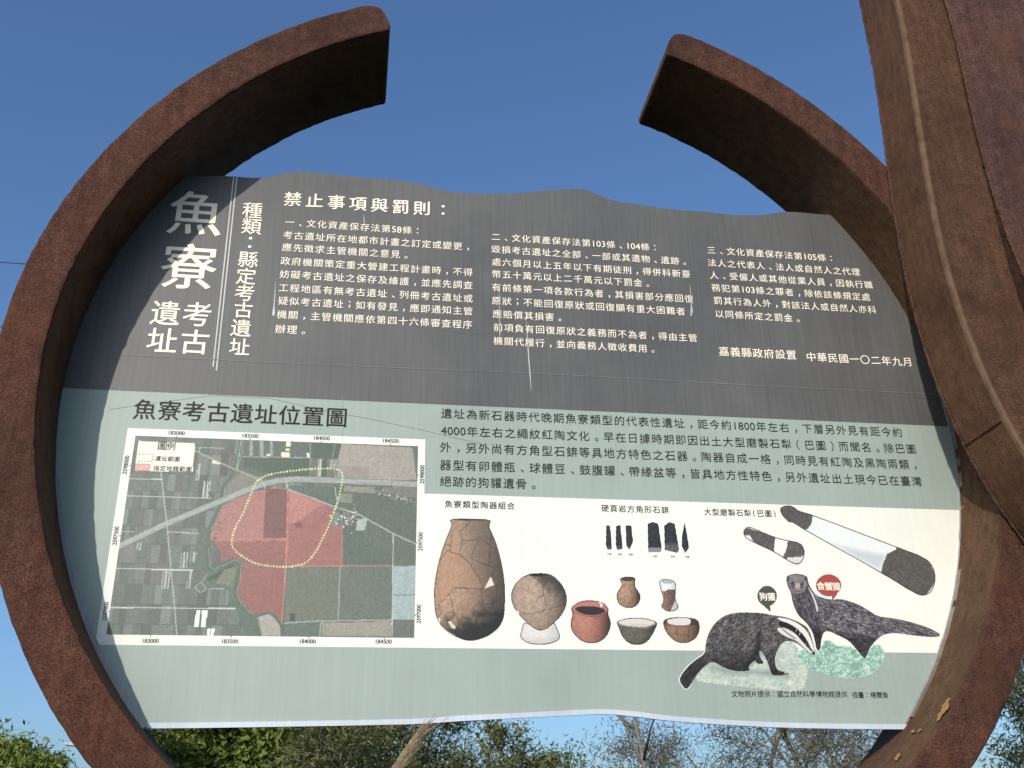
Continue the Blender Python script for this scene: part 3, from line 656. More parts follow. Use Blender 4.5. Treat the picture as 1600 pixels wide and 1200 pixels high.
# dotted outline of the site, legend
def dots(P, sp, r, c, cl=True):
    P = np.array(P + [P[0]] if cl else P); s_ = np.r_[0, np.cumsum(np.hypot(*np.diff(P, axis=0).T))]
    for d in np.arange(0, s_[-1], sp):
        cx_, cy_ = np.interp(d, s_, P[:, 0]), np.interp(d, s_, P[:, 1]); A.put((np.abs(X - cx_) < r) & (np.abs(Y - cy_) < r), c)
dots(soft(T4([(780, 410), (830, 398), (900, 388), (1000, 378), (1100, 378), (1128, 390), (1130, 430), (1115, 500), (1095, 560), (1070, 630), (1040, 690), (1010, 750), (975, 795), (930, 812), (870, 818), (780, 812), (720, 795), (660, 755), (637, 730), (633, 700), (645, 650), (690, 570), (720, 490), (745, 435)]), 2), 4.9, 1.35, (218, 226, 160))
pf(T4([(218, 254), (471, 265), (460, 394), (202, 386)]), (238, 236, 220)); dots(T4([(210, 314), (285, 314), (281, 346), (206, 346)]), 4.9, 1.2, (150, 178, 128))
lg = T4([(206, 357), (274, 358), (271, 388), (202, 387)]); pf(lg, (232, 196, 186)); A.put(inpoly(X, Y, lg) & (np.abs(((X + Y) * 0.5) % 2 - 1) < .4), (206, 120, 116)); pl_(lg, .35, (206, 120, 116), 1, True)
A.build("location_map", -0.0010, True)
chars([('圖', 325, 277, 40), ('例', 365, 279, 36)], P_BLACK, 0.004, c4_)
text_line('遺址範圍', (306, 334), (391, 336), P_BLACK, 0.84, 0.002, True, c4_)
text_line('指定地籍範圍', (298, 378), (443, 380), P_BLACK, 0.84, 0.002, True, c4_)
for t, x, y_ in (('183000', 387, 219), ('183500', 716, 232), ('184000', 1035, 242), ('184500', 1343, 254), ('183000', 271, 1147), ('183500', 625, 1149), ('184000', 972, 1149), ('184500', 1311, 1150)):
    text_line(t, (x - 32, y_), (x + 32, y_), P_BLACK, 0.86, 0.010, False, c4_)
for t, x, y_ in (('2598000', 162, 362), ('2597500', 117, 678), ('2597000', 71, 1015), ('2598000', 1484, 404), ('2597500', 1477, 704), ('2597000', 1469, 1027)):
    a, b = onplane(T4([(x - 5, y_ + 36)])[0]), onplane(T4([(x + 5, y_ - 36)])[0]); xm = (a[0] + b[0]) / 2
    zs = np.linspace(a[1], b[1], 7); adv = (b[1] - a[1]) / 6
    build_text("text_line", [placed(c, xm, z_, adv * 1.75, 0.010, False, math.pi / 2, adv * .92) for c, z_ in zip(t, zs)], P_BLACK)
for i in range(4):
    for z_, s in ((MZ1, 1), (MZ0, -1)):
        xx = onplane(T4([[(387, 235), (716, 247), (1035, 262), (1343, 270)][i]])[0])[0]; rect_sheet("tick_mark", xx - .0012, xx + .0012, z_ + (0.0004 if s > 0 else -.0045), z_ + (.0045 if s > 0 else -.0004), -0.0011, P_BLACK)
for yv in (365, 678, 1015):
    zz = onplane(T4([({365: 183, 678: 137, 1015: 92}[yv], yv)])[0])[1]
    for x0_, x1_ in ((MX0 - .0045, MX0 - .0004), (MX1 + .0004, MX1 + .0045)): rect_sheet("tick_mark", x0_, x1_, zz - .0012, zz + .0012, -0.0011, P_BLACK)

# ---- pottery
J, K5, K4, S6, BG, MG = tr((670, 795, 5.583)), tr(c5_), tr((880, 890, 6.957)), tr((1140, 780, 4.706)), tr((1050, 940, 6.667)), tr((1200, 880, 5.714))
def pot(name, outline, base, dark=0.35, lightx=0.32, seed=1, mottle=0.35, post=None, it=1, y=-0.0010):
    P = soft(outline, it); B = art_px(P); B.keep = inpoly(B.X, B.Y, P); xs = np.array(P)[:, 0]; ys = np.array(P)[:, 1]
    u = (B.X - xs.min()) / np.ptp(xs); v_ = (B.Y - ys.min()) / np.ptp(ys)
    B.c[:] = base; B.mul(1.12 - (1 - dark) * np.clip(np.abs(u - lightx) / .68, 0, 1) ** 2.2); B.mul(1.05 - 0.35 * np.clip(v_ - .55, 0, 1) ** 1.2)
    B.mul(1 - mottle / 2 + mottle * fbm(B.X * .35, B.Y * .35, seed, 4)); B.mul(.92 + .16 * vn(B.X * 1.7, B.Y * 1.7, seed + 40))
    B.mul(np.clip(dline(B.X, B.Y, P, True) / 1.6, .45, 1))
    B.u, B.v = u, v_
    if post: post(B)
    B.build(name, y); return B
def ink(B, lines, T, w_=.42, c=(46, 38, 34), a=.85):
    for L_ in lines: B.put(dline(B.X, B.Y, T(L_)) < w_, c, a)
def fill(B, poly, c, a=1.0, it=0): B.put(inpoly(B.X, B.Y, soft(poly, it) if it else poly), c, a)
def jar_post(B):
    g = np.clip((B.u * .9 - B.v * .35 + .12) * 1.6 + .35 * (fbm(B.X * .12, B.Y * .12, 5) - .5), 0, 1); B.c = B.c * (1 - .55 * g[:, None]) + np.array((118, 106, 95)) * (.55 * g[:, None]) * (1.1 - .45 * B.u[:, None])
    fill(B, J([(180, 380), (265, 400), (350, 470), (440, 610), (470, 695), (225, 690), (60, 830), (90, 560), (130, 430)]), (182, 138, 105), .38); fill(B, J([(215, 185), (270, 205), (285, 282), (265, 395), (185, 370)]), (186, 146, 116), .4)
    s_ = np.clip((B.v - .80 + .22 * (B.u - .35) + .22 * (fbm(B.X * .10, B.Y * .10, 8) - .5)) * 5 + .3, 0, 1) ** 1.2; B.put(s_, (30, 32, 28), .95)
    ink(B, [[(370, 105), (270, 205), (290, 282), (265, 400)], [(290, 282), (430, 268), (440, 245), (535, 325), (525, 500)], [(430, 268), (365, 435), (575, 522), (625, 490)], [(180, 375), (265, 400), (350, 470), (440, 610), (470, 695), (225, 690), (80, 845)], [(575, 522), (485, 697)],
            [(450, 700), (480, 870), (510, 930)], [(175, 745), (210, 830), (215, 960)], [(100, 455), (150, 375), (185, 360)], [(570, 665), (660, 655)], [(595, 660), (590, 820), (485, 830)], [(210, 190), (185, 370)], [(140, 315), (185, 320)], [(535, 325), (540, 230)]], J)
    fill(B, J([(485, 697), (540, 590), (570, 665)]), (232, 214, 200)); fill(B, J([(165, 985), (190, 980), (235, 1030), (225, 1050), (200, 1040)]), (214, 208, 196)); fill(B, J([(75, 950), (105, 955), (95, 1005)]), (210, 206, 196))
    fill(B, J([(185, 93), (250, 89), (450, 91), (532, 99), (440, 104), (260, 102)]), (58, 46, 36)); ink(B, [[(95, 1010), (160, 1070), (230, 1105)]], J, .5, (190, 188, 178))
pot("jar_picture", J([(172, 90), (360, 86), (545, 97), (533, 122), (524, 160), (560, 230), (600, 340), (635, 480), (655, 600), (663, 720), (661, 860), (655, 940), (635, 1000), (590, 1060), (500, 1120), (400, 1150), (320, 1150), (220, 1110), (140, 1060), (90, 1000), (60, 930), (48, 800), (47, 690), (65, 560), (100, 410), (140, 290), (190, 170), (200, 130)]), (158, 128, 104), .30, .30, 11, .45, jar_post)
def foot_post(B): fill(B, J([(850, 1000), (970, 1068), (1040, 1045), (1080, 1000), (1040, 985), (900, 985)]), (150, 140, 130), .6)
pot("stand_picture", J([(828, 985), (1095, 985), (1120, 1050), (1147, 1110), (1132, 1150), (1050, 1180), (960, 1187), (860, 1175), (790, 1122), (812, 1050)]), (192, 187, 182), .78, .4, 21, .06, foot_post, y=-0.0009)
def ball_post(B):
    s_ = np.clip((B.u * .75 - B.v * 1.1 - .12 + .3 * (fbm(B.X * .14, B.Y * .14, 4) - .5)) * 4, 0, 1); B.put(s_, (52, 50, 46), .8); fill(B, J([(858, 575), (950, 562), (1045, 567), (985, 590), (900, 590)]), (30, 30, 28))
    ink(B, [[(985, 590), (1000, 740), (1028, 860)], [(800, 905), (900, 920), (1028, 880), (1180, 840)], [(1005, 750), (950, 780), (930, 820)], [(1185, 760), (1170, 800), (1185, 850)]], J, .4)
    fill(B, J([(765, 880), (790, 905), (785, 920), (770, 905)]), (228, 222, 210))
pot("round_jar_picture", J([(855, 572), (950, 562), (1050, 567), (1120, 610), (1180, 690), (1207, 780), (1190, 870), (1150, 940), (1090, 1000), (1030, 1045), (970, 1065), (920, 1045), (860, 1000), (790, 930), (735, 850), (715, 770), (730, 700), (770, 630)]), (150, 130, 112), .32, .34, 22, .4, ball_post)
def rpot_post(B):
    fill(B, K4([(95, 415), (160, 365), (250, 345), (350, 348), (430, 368), (488, 430), (470, 462), (380, 495), (290, 500), (200, 485), (120, 450)]), (186, 122, 106), .9, 1); fill(B, K4([(110, 425), (180, 400), (260, 398), (360, 402), (440, 425), (465, 460), (380, 493), (290, 498), (200, 482)]), (44, 36, 34), .97, 1); ink(B, [[(85, 420), (120, 465), (200, 497), (290, 512), (390, 505), (480, 470)]], K4, .8, (120, 72, 60), .8)
    fill(B, K4([(380, 352), (410, 358), (432, 385), (420, 410), (400, 408), (405, 380)]), (232, 222, 212))
pot("red_pot_picture", K4([(80, 415), (105, 478), (82, 570), (85, 640), (120, 710), (200, 780), (300, 805), (400, 785), (470, 730), (510, 640), (515, 570), (495, 510), (482, 470), (497, 430), (440, 362), (350, 340), (250, 335), (160, 355)]), (158, 108, 92), .22, .3, 23, .3, rpot_post)
def jug_post(B): fill(B, K4([(625, 108), (650, 90), (700, 84), (760, 90), (775, 108), (740, 128), (660, 130)]), (66, 60, 42), .95, 1)
pot("jug_picture", K4([(612, 105), (640, 85), (700, 78), (770, 85), (785, 105), (775, 150), (780, 190), (820, 240), (842, 300), (820, 370), (770, 410), (710, 418), (650, 405), (600, 370), (582, 310), (585, 250), (620, 200), (640, 160)]), (148, 118, 96), .25, .28, 24, .5, jug_post)
def cup_post(B):
    pb = K4([(1070, 235), (1110, 235), (1140, 215), (1218, 220), (1212, 345), (1165, 455), (1100, 445), (1062, 400), (1090, 330)]); fill(B, pb, (128, 100, 88)); mk = inpoly(B.X, B.Y, pb); B.c[mk] *= (.6 + .8 * fbm(B.X * .5, B.Y * .5, 6)[mk])[:, None] * (1.15 - .5 * B.u[mk])[:, None]
    fill(B, K4([(1055, 128), (1090, 112), (1150, 112), (1210, 132), (1180, 155), (1100, 155)]), (176, 176, 172), 1, 1)
pot("cup_picture", K4([(1042, 125), (1080, 105), (1150, 105), (1222, 130), (1222, 230), (1215, 330), (1258, 400), (1230, 445), (1160, 458), (1100, 445), (1062, 400), (1085, 350), (1090, 310), (1065, 240), (1050, 180)]), (196, 196, 193), .72, .35, 25, .06, cup_post)
def bowl1_post(B):
    fill(B, K4([(585, 572), (650, 545), (750, 532), (900, 537), (1015, 575), (960, 605), (880, 630), (780, 618), (650, 605)]), (216, 209, 196), 1, 1); fill(B, K4([(700, 585), (900, 590), (940, 605), (880, 628), (760, 615)]), (190, 182, 170), .5, 1); ink(B, [[(590, 590), (650, 612), (790, 625), (900, 640), (1015, 590)]], K4, .7, (168, 160, 148), .7)
pot("grey_bowl_picture", K4([(575, 572), (640, 540), (750, 525), (900, 530), (1028, 572), (1010, 620), (980, 690), (920, 780), (850, 815), (780, 818), (700, 795), (640, 730), (600, 620)]), (86, 83, 73), .28, .35, 26, .5, bowl1_post)
def bowl2_post(B):
    fill(B, K4([(1100, 555), (1240, 524), (1385, 530), (1383, 598), (1290, 610), (1160, 598)]), (226, 214, 207), 1, 1); fill(B, K4([(1385, 530), (1455, 550), (1475, 600), (1385, 602)]), (58, 48, 40), .8); fill(B, K4([(1085, 560), (1125, 540), (1140, 590), (1100, 585)]), (70, 54, 44), .8); ink(B, [[(1235, 615), (1240, 740)], [(1365, 620), (1355, 770)], [(1130, 690), (1360, 715)], [(1120, 600), (1120, 680)], [(1095, 590), (1200, 608), (1290, 616), (1400, 605), (1475, 600)]], K4, .4)
pot("brown_bowl_picture", K4([(1082, 560), (1130, 530), (1250, 518), (1380, 525), (1460, 545), (1480, 600), (1480, 670), (1440, 750), (1370, 790), (1280, 800), (1200, 770), (1130, 700), (1100, 640)]), (128, 99, 79), .26, .35, 27, .35, bowl2_post)
# ---- stone tools
for i, P in enumerate(([(1000, 178), (1018, 178), (1029, 305), (1005, 309), (998, 280)], [(1053, 182), (1075, 176), (1086, 305), (1058, 310), (1052, 280)], [(1105, 180), (1133, 178), (1143, 265), (1125, 310), (1110, 290)], [(1225, 170), (1250, 160), (1280, 168), (1300, 310), (1292, 322), (1228, 322)], [(1315, 180), (1340, 160), (1370, 170), (1393, 310), (1385, 326), (1318, 310)], [(1425, 166), (1437, 230), (1447, 300), (1428, 328), (1410, 290), (1412, 230)])):
    def sp(B, i=i):
        B.put(np.clip((B.v - (.62 if i == 4 else .8)) * 5, 0, 1) * np.clip(fbm(B.X * .6, B.Y * .6, i) * 2 - .3, 0, 1), (132, 132, 132), .85)
        if i == 3: B.put(B.v > .86, (140, 140, 142), .9)
    pot("adze_picture", K5(P), (40, 40, 43), .6, .4, 30 + i, .5, sp, 0)
def plough(name, outl, base, darks, lights, seed):
    def po(B):
        for P, c in lights: B.put(inpoly(B.X, B.Y, S6(P)) * np.clip(dline(B.X, B.Y, S6(P), True) / 9, 0, 1), c, .9)
        for P, c in darks:
            jx = 2.2 * (fbm(B.X * .5, B.Y * .5, seed + 7) - .5); mk = inpoly(B.X + jx, B.Y + jx, S6(P)); B.put(mk, c, .94); B.c[mk] *= (.70 + .6 * fbm(B.X * .4, B.Y * .4, seed + 3)[mk])[:, None]
        B.mul(np.clip(dline(B.X, B.Y, soft(S6(outl), 1), True) / 1.2, .62, 1))
    pot(name, S6(outl), base, .97, .5, seed, .05, po)
D_ = (84, 79, 77)
plough("small_plough_picture", [(100, 240), (115, 210), (150, 203), (200, 225), (330, 280), (430, 305), (520, 320), (550, 370), (548, 430), (520, 475), (480, 480), (420, 450), (320, 385), (210, 335), (150, 305), (110, 280)], (204, 203, 196),
       [([(95, 200), (335, 275), (325, 388), (180, 325), (150, 270), (105, 265)], D_), ([(430, 300), (560, 320), (555, 410), (520, 425), (430, 430), (415, 450), (385, 430), (415, 370)], D_)], [], 41)
plough("large_plough_picture", [(365, 80), (390, 50), (450, 47), (490, 70), (500, 85), (610, 115), (1230, 352), (1440, 430), (1500, 500), (1515, 590), (1490, 680), (1430, 713), (1360, 695), (1120, 545), (550, 228), (455, 165), (440, 172), (400, 140)], (200, 203, 199),
       [([(355, 40), (500, 50), (615, 112), (600, 185), (575, 215), (550, 232), (440, 180), (380, 140)], (80, 76, 74)), ([(1230, 345), (1450, 420), (1525, 590), (1430, 725), (1360, 705), (1112, 548), (1125, 480), (1160, 400), (1220, 375)], (82, 78, 73))], [([(700, 300), (1180, 400), (1110, 540), (900, 440)], (196, 202, 206))], 42)
# ---- animals
def fur(B, poly, lo, hi, ang, seed):
    mk = inpoly(B.X, B.Y, poly); c, s_ = math.cos(ang), math.sin(ang); wv = 3.0 * (fbm(B.X * .08, B.Y * .08, seed + 9) - .5)
    a = (B.X * c + B.Y * s_); b = (-B.X * s_ + B.Y * c) + wv
    t = .55 * vn(a * .28, b * 1.15, seed) + .3 * vn(a * .6, b * 1.9, seed + 1) + .15 * vn(B.X * .12, B.Y * .12, seed + 2); t = np.clip((t - .28) / .5, 0, 1) ** 1.3
    col = np.array(lo) + (np.array(hi) - np.array(lo)) * t[:, None]; B.c[mk] = col[mk]; return mk
gp = soft(BG([(300, 700), (430, 630), (520, 680), (600, 715), (830, 700), (900, 600), (1100, 450), (1190, 415), (1290, 430), (1330, 560), (1400, 660), (1412, 760), (1370, 920), (1200, 935), (900, 905), (600, 872), (280, 842), (240, 790)]), 1)
fp = soft(MG([(255, 800), (300, 765), (380, 790), (460, 770), (500, 695), (560, 690), (620, 745), (720, 735), (800, 780), (860, 850), (900, 780), (960, 720), (1020, 745), (1045, 850), (990, 940), (900, 1000), (720, 1037), (580, 1012), (480, 970), (400, 960), (330, 915), (265, 850)]), 1)
def rag(B, P, s=1.6): return (lambda d, i: i | (d < 0))(dline(B.X + s * (fbm(B.X * .5, B.Y * .5, 61) - .5) * 4, B.Y + s * (fbm(B.X * .5, B.Y * .5, 62) - .5) * 4, P, True), inpoly(B.X + s * (fbm(B.X * .5, B.Y * .5, 61) - .5) * 4, B.Y + s * (fbm(B.X * .5, B.Y * .5, 62) - .5) * 4, P))
B = art_px(gp, 0.0015, 4); B.keep = rag(B, gp); n1 = fbm(B.X * .09, B.Y * .12, 51, 4)[:, None]; n2 = fbm(B.X * .4, B.Y * .4, 52, 3)[:, None]
B.c = np.array((222, 222, 202)) * (1 - n1) + np.array((158, 180, 170)) * n1; B.c = B.c * (.86 + .26 * n2); B.put(np.clip(1 - dline(B.X, B.Y, BG([(430, 690), (620, 740), (830, 735), (1000, 745), (1200, 780)])) / 9, 0, 1), (128, 140, 134), .6); B.build("moss_picture", -0.0010)
B = art_px(fp, 0.0015, 4); B.keep = rag(B, fp); cx_ = B.X * .17; cy_ = B.Y * .19; e = np.abs(vn(cx_ * 1.4, cy_ * 1.4, 71) - .5) + np.abs(vn(cx_ * 2.7, cy_ * 2.7, 72) - .5) * .6; t = np.clip(e * 2.3, 0, 1)[:, None]; n1 = fbm(B.X * .1, B.Y * .1, 73)[:, None]
B.c = (np.array((104, 150, 132)) * (1 - t) + np.array((190, 216, 198)) * t) * (.84 + .3 * n1); B.put(dline(B.X, B.Y, fp, True) < .9, (214, 222, 210), .6); B.build("leaf_picture", -0.0011)
bp = soft(BG([(140, 920), (80, 840), (80, 790), (150, 690), (240, 610), (340, 545), (345, 480), (360, 380), (410, 270), (480, 190), (570, 135), (680, 115), (800, 112), (950, 122), (1060, 145), (1150, 155), (1260, 185), (1350, 230), (1410, 270), (1440, 330), (1470, 430), (1495, 540), (1470, 558), (1430, 545), (1370, 490), (1280, 420), (1180, 410), (1120, 460), (1075, 560), (1070, 640), (1100, 720), (1180, 730), (1240, 760), (1180, 768), (1050, 775), (1025, 740), (1000, 650), (960, 560), (905, 500), (915, 580), (965, 645), (890, 655), (860, 610), (790, 680), (825, 715), (720, 735), (600, 715), (520, 680), (430, 625), (380, 640), (300, 710), (230, 800), (180, 890)]), 1)
B = art_px(bp, 0.0013, 4); ins = inpoly(B.X, B.Y, bp); dd = dline(B.X, B.Y, bp, True); halo = (dd < 1.3) & ~ins & (inpoly(B.X, B.Y, BG([(60, 480), (345, 480), (360, 560), (250, 640), (160, 720), (230, 960), (60, 960)]))); B.keep = ins | halo
B.c[:] = (236, 238, 230); fur(B, bp, (44, 42, 42), (150, 144, 138), -.75, 81); fur(B, BG([(60, 950), (60, 780), (340, 545), (420, 630), (230, 820), (160, 940)]), (46, 44, 43), (152, 146, 138), -.95, 85)
B.c[~ins] = (236, 238, 230); sd = np.clip((B.Y - (940 + 470 / 6.667)) / 30, 0, 1); B.put(ins, (20, 19, 19), 0.0); B.c[ins] *= (1 - .5 * sd[ins])[:, None]
B.put(np.clip(1 - dline(B.X, B.Y, BG([(905, 330), (900, 480), (830, 620), (760, 690)])) / 7, 0, 1) * ins, (22, 21, 21), .75)
fill(B, BG([(1090, 165), (1200, 178), (1320, 232), (1400, 300), (1450, 400), (1492, 535), (1460, 510), (1400, 390), (1330, 300), (1230, 232), (1120, 195)]), (232, 226, 218), 1, 1); fill(B, BG([(1110, 198), (1230, 238), (1330, 302), (1400, 392), (1430, 485), (1400, 470), (1340, 400), (1280, 322), (1180, 268), (1112, 258)]), (24, 23, 23), 1, 1)
fill(B, BG([(1080, 275), (1180, 275), (1280, 330), (1350, 410), (1430, 500), (1480, 548), (1435, 540), (1370, 480), (1290, 400), (1200, 375), (1120, 325)]), (228, 222, 216), .95, 1); ink(B, [[(1150, 290), (1200, 330), (1280, 385)]], BG, .9, (70, 64, 62), .8); ink(B, [[(1290, 310), (1310, 270), (1335, 320), (1325, 350)]], BG, .45, (210, 204, 198), 1)
fill(B, BG([(1450, 540), (1475, 530), (1497, 545), (1475, 560)]), (28, 26, 26)); B.put(np.hypot(B.X - 1050 - 1395 / 6.667, B.Y - 940 - 440 / 6.667) < 1.3, (120, 116, 112)); ink(B, [[(1165, 740), (1225, 745)], [(1175, 755), (1235, 760)]], BG, .5, (200, 196, 190), .9); B.build("badger_picture", -0.0013)
mp_ = soft(MG([(165, 120), (190, 105), (250, 95), (310, 105), (350, 120), (357, 180), (400, 255), (450, 300), (560, 330), (640, 320), (740, 345), (850, 390), (980, 480), (1100, 490), (1250, 520), (1400, 565), (1520, 620), (1538, 650), (1480, 660), (1300, 645), (1150, 620), (1040, 630), (970, 680), (910, 750), (885, 810), (865, 857), (830, 820), (780, 760), (720, 690), (620, 640), (530, 600), (490, 620), (470, 700), (465, 778), (430, 770), (420, 700), (400, 620), (350, 540), (270, 470), (225, 370), (205, 270), (180, 220), (165, 160)]), 1)
B = art_px(mp_, 0.0013, 3); B.keep = inpoly(B.X, B.Y, mp_); fur(B, mp_, (50, 48, 52), (172, 166, 166), .45, 91); fur(B, MG([(180, 200), (350, 200), (430, 320), (470, 480), (480, 780), (400, 780), (200, 400)]), (44, 42, 45), (134, 128, 128), 1.2, 95)
lo_ = np.clip((B.Y - (880 + 560 / 5.714 + (B.X - 1290) * .18)) / 14, 0, 1); B.c *= (1 - .45 * lo_ * (B.X < 1385))[:, None]; hd = soft(MG([(172, 120), (250, 98), (345, 122), (345, 210), (320, 255), (280, 278), (225, 262), (195, 225)]), 1); hm = inpoly(B.X, B.Y, hd); B.put(hm, (146, 138, 136), .72)
def spot(x, y, rx, ry, c, a=1.0): B.put(((B.X - 1200 - x / 5.714) / (rx / 5.714)) ** 2 + ((B.Y - 880 - y / 5.714) / (ry / 5.714)) ** 2 < 1, c, a)
spot(178, 135, 16, 22, (70, 66, 66), .8); spot(340, 138, 16, 22, (62, 58, 58), .8); spot(222, 200, 16, 30, (74, 66, 66), .7); spot(302, 200, 16, 30, (74, 66, 66), .7); spot(212, 174, 14, 14, (24, 22, 22)); spot(300, 180, 14, 14, (24, 22, 22)); spot(208, 170, 4, 4, (220, 220, 220)); spot(296, 176, 4, 4, (220, 220, 220)); spot(263, 205, 22, 30, (196, 176, 170), .8); spot(263, 228, 15, 12, (176, 134, 130)); ink(B, [[(225, 245), (265, 258), (310, 245)]], MG, .45, (62, 54, 54))
fill(B, MG([(352, 205), (400, 275), (448, 400), (440, 455), (415, 345), (370, 245)]), (226, 222, 218), .95, 1); ink(B, [[(185, 225), (205, 280)]], MG, .8, (210, 206, 202), .8); B.build("mongoose_picture", -0.0012)
# ---- speech bubbles
T6 = tr(c6_)
def bubble(name, cx_, cy_, rx, ry, tail, col, y):
    P = [(cx_ + rx * math.cos(t), cy_ + ry * math.sin(t)) for t in np.linspace(0, 2 * math.pi, 48, endpoint=False)]
    B = art_px(T6(P + tail), 0.0015, 2); B.keep = inpoly(B.X, B.Y, T6(P)) | inpoly(B.X, B.Y, T6(tail)); B.c[:] = col; B.build(name, y)
bubble("badger_bubble", 528, 538, 50, 52, [(492, 570), (515, 592), (546, 621), (540, 582), (540, 560)], (76, 78, 68), -0.0014)
bubble("mongoose_bubble", 848, 482, 65, 56, [(862, 525), (866, 548), (860, 570), (892, 528), (890, 510)], (170, 74, 70), -0.0014)
chars([('狗', 508, 542, 38), ('獾', 550, 543, 38)], P_CREAM, 0.014, c6_, y=-0.0017)
chars([('食', 807, 487, 38), ('蟹', 848, 489, 38), ('獴', 888, 490, 38)], P_CREAM, 0.014, c6_, y=-0.0017)
bpy.data.objects.remove(_to)

# ------------------------------------------------------------------ trees beyond the sign
def leaf_mat(name, a, b, c):
    n = N(name); at = n.new("ShaderNodeAttribute", attribute_name="tone")
    col = n.ramp(at.outputs["Fac"], [(0.0, a), (0.55, b), (1.0, c)])
    n.out(col, 0.6, 0.25)
    tl = n.new("ShaderNodeBsdfTranslucent"); n.link(col, tl.inputs[0]); mx = n.new("ShaderNodeMixShader"); mx.inputs[0].default_value = 0.25
    o = [x for x in n.t.nodes if x.type == 'OUTPUT_MATERIAL'][0]; n.link(n.b.outputs[0], mx.inputs[1]); n.link(tl.outputs[0], mx.inputs[2]); n.link(mx.outputs[0], o.inputs[0]); return n.m
L_GREEN = leaf_mat("broad green leaves", (0.080, 0.110, 0.020), (0.170, 0.220, 0.042), (0.310, 0.330, 0.090))
L_OLIVE = leaf_mat("olive leaves", (0.060, 0.074, 0.024), (0.125, 0.142, 0.046), (0.230, 0.215, 0.085))
L_GREY = leaf_mat("grey green needles", (0.085, 0.080, 0.042), (0.160, 0.142, 0.078), (0.250, 0.200, 0.115))
bk = N("grey bark"); BARK = bk.out(bk.ramp(bk.noise(14, 5, 0.65), [(0.3, (0.10, 0.085, 0.065)), (0.7, (0.26, 0.23, 0.185))]), 0.9, 0.15)
bk2 = N("dark bark"); BARK2 = bk2.out(bk2.ramp(bk2.noise(14, 5, 0.65), [(0.3, (0.045, 0.036, 0.027)), (0.7, (0.12, 0.10, 0.075))]), 0.9, 0.15)
def tree(x, y, h, label, mat, bark, spread=0.42, levels=4, leaf=0.10, per=26, cl=0.35, base=0.28, r0=0.11, kids=4, droop=0.0, slim=0.5, seed=1, group="trees beyond the sign", up=0.55):
    rnd = random.Random(seed); o = root("tree", (x, y, 0), label, "tree", group)
    segs, tips = [], []
    def grow(p, d, L, r, lv):
        n_ = 4 if lv == 0 else 3; q = p.copy(); pts = [(q.copy(), r)]
        for i in range(n_):
            d = (d + Vector((rnd.gauss(0, .13), rnd.gauss(0, .13), rnd.gauss(0.02 - droop, .08)))).normalized(); q = q + d * (L / n_); pts.append((q.copy(), r * (1 - .62 * (i + 1) / n_)))
        segs.append(pts)
        if lv >= levels - 2:
            for pp, _ in pts[1:]: tips.append(pp)
        if lv >= levels: return
        for k in range(kids + (2 if lv == 0 else 0)):
            t = rnd.uniform(base if lv == 0 else .25, 1.0); i = min(int(t * n_), n_ - 1); f_ = t * n_ - i; s0 = pts[i][0].lerp(pts[i + 1][0], f_); rr = (pts[i][1] * (1 - f_) + pts[i + 1][1] * f_) * .62
            a = rnd.uniform(0, 2 * math.pi); side = Vector((math.cos(a), math.sin(a), rnd.uniform(-.1, .5))); nd = (d * up + side * (1 - up * .5)).normalized()
            grow(s0, nd, L * rnd.uniform(.42, .68) * (spread / .42 if lv == 0 else 1), max(rr, .011), lv + 1)
    grow(Vector((x, y, -.15)), Vector((rnd.gauss(0, .05), rnd.gauss(0, .05), 1)), h * .8, r0, 0)
    V, Fc = [], []
    for pts in segs:
        v_, f_ = tube([p for p, _ in pts], [r for _, r in pts], 5 if pts[0][1] > .03 else 3); b = len(V); V += v_; Fc += [tuple(b + i for i in q) for q in f_]
    mesh_obj("trunk", V, Fc, bark, o, smooth=True)
    T = np.array([tuple(t) for t in tips]); n_ = len(T) * per; rg = np.random.default_rng(seed)
    C0 = np.repeat(T, per, 0) + rg.normal(0, cl, (n_, 3)) * np.array([1, 1, .8]); ax = rg.normal(0, 1, (n_, 3)); ax /= np.linalg.norm(ax, axis=1)[:, None]; b_ = np.cross(ax, rg.normal(0, 1, (n_, 3))); b_ /= np.linalg.norm(b_, axis=1)[:, None]
    s_ = leaf * rg.uniform(.6, 1.3, n_)[:, None]; C0[:, 2] = np.maximum(C0[:, 2], .3)
    Q = np.stack([C0 - ax * s_, C0 + b_ * s_ * slim * .5, C0 + ax * s_, C0 - b_ * s_ * slim * .5], 1).reshape(-1, 3) - np.array(o.location)
    me = bpy.data.meshes.new("crown"); me.vertices.add(len(Q)); me.vertices.foreach_set("co", Q.ravel().astype(np.float32)); me.loops.add(n_ * 4); me.loops.foreach_set("vertex_index", np.arange(n_ * 4, dtype=np.int32)); me.polygons.add(n_); me.polygons.foreach_set("loop_start", (np.arange(n_) * 4).astype(np.int32)); me.update(calc_edges=True); me.materials.append(mat)
    tone = np.clip(np.repeat(rg.uniform(0, 1, len(T)), per) * .5 + rg.uniform(0, .5, n_), 0, 1); at = me.attributes.new("tone", 'FLOAT', 'POINT'); at.data.foreach_set("value", np.repeat(tone, 4).astype(np.float32))
    c = bpy.data.objects.new("crown", me); COL.objects.link(c); c.parent = o
    return o
def spot_at(px, dist):                                                     # ground position in the direction of a surveyed column, dist metres from the viewer
    d = ray((px, 1190)); d = d / math.hypot(d[0], d[1]); return CAM_C[0] + d[0] * dist, CAM_C[1] + d[1] * dist
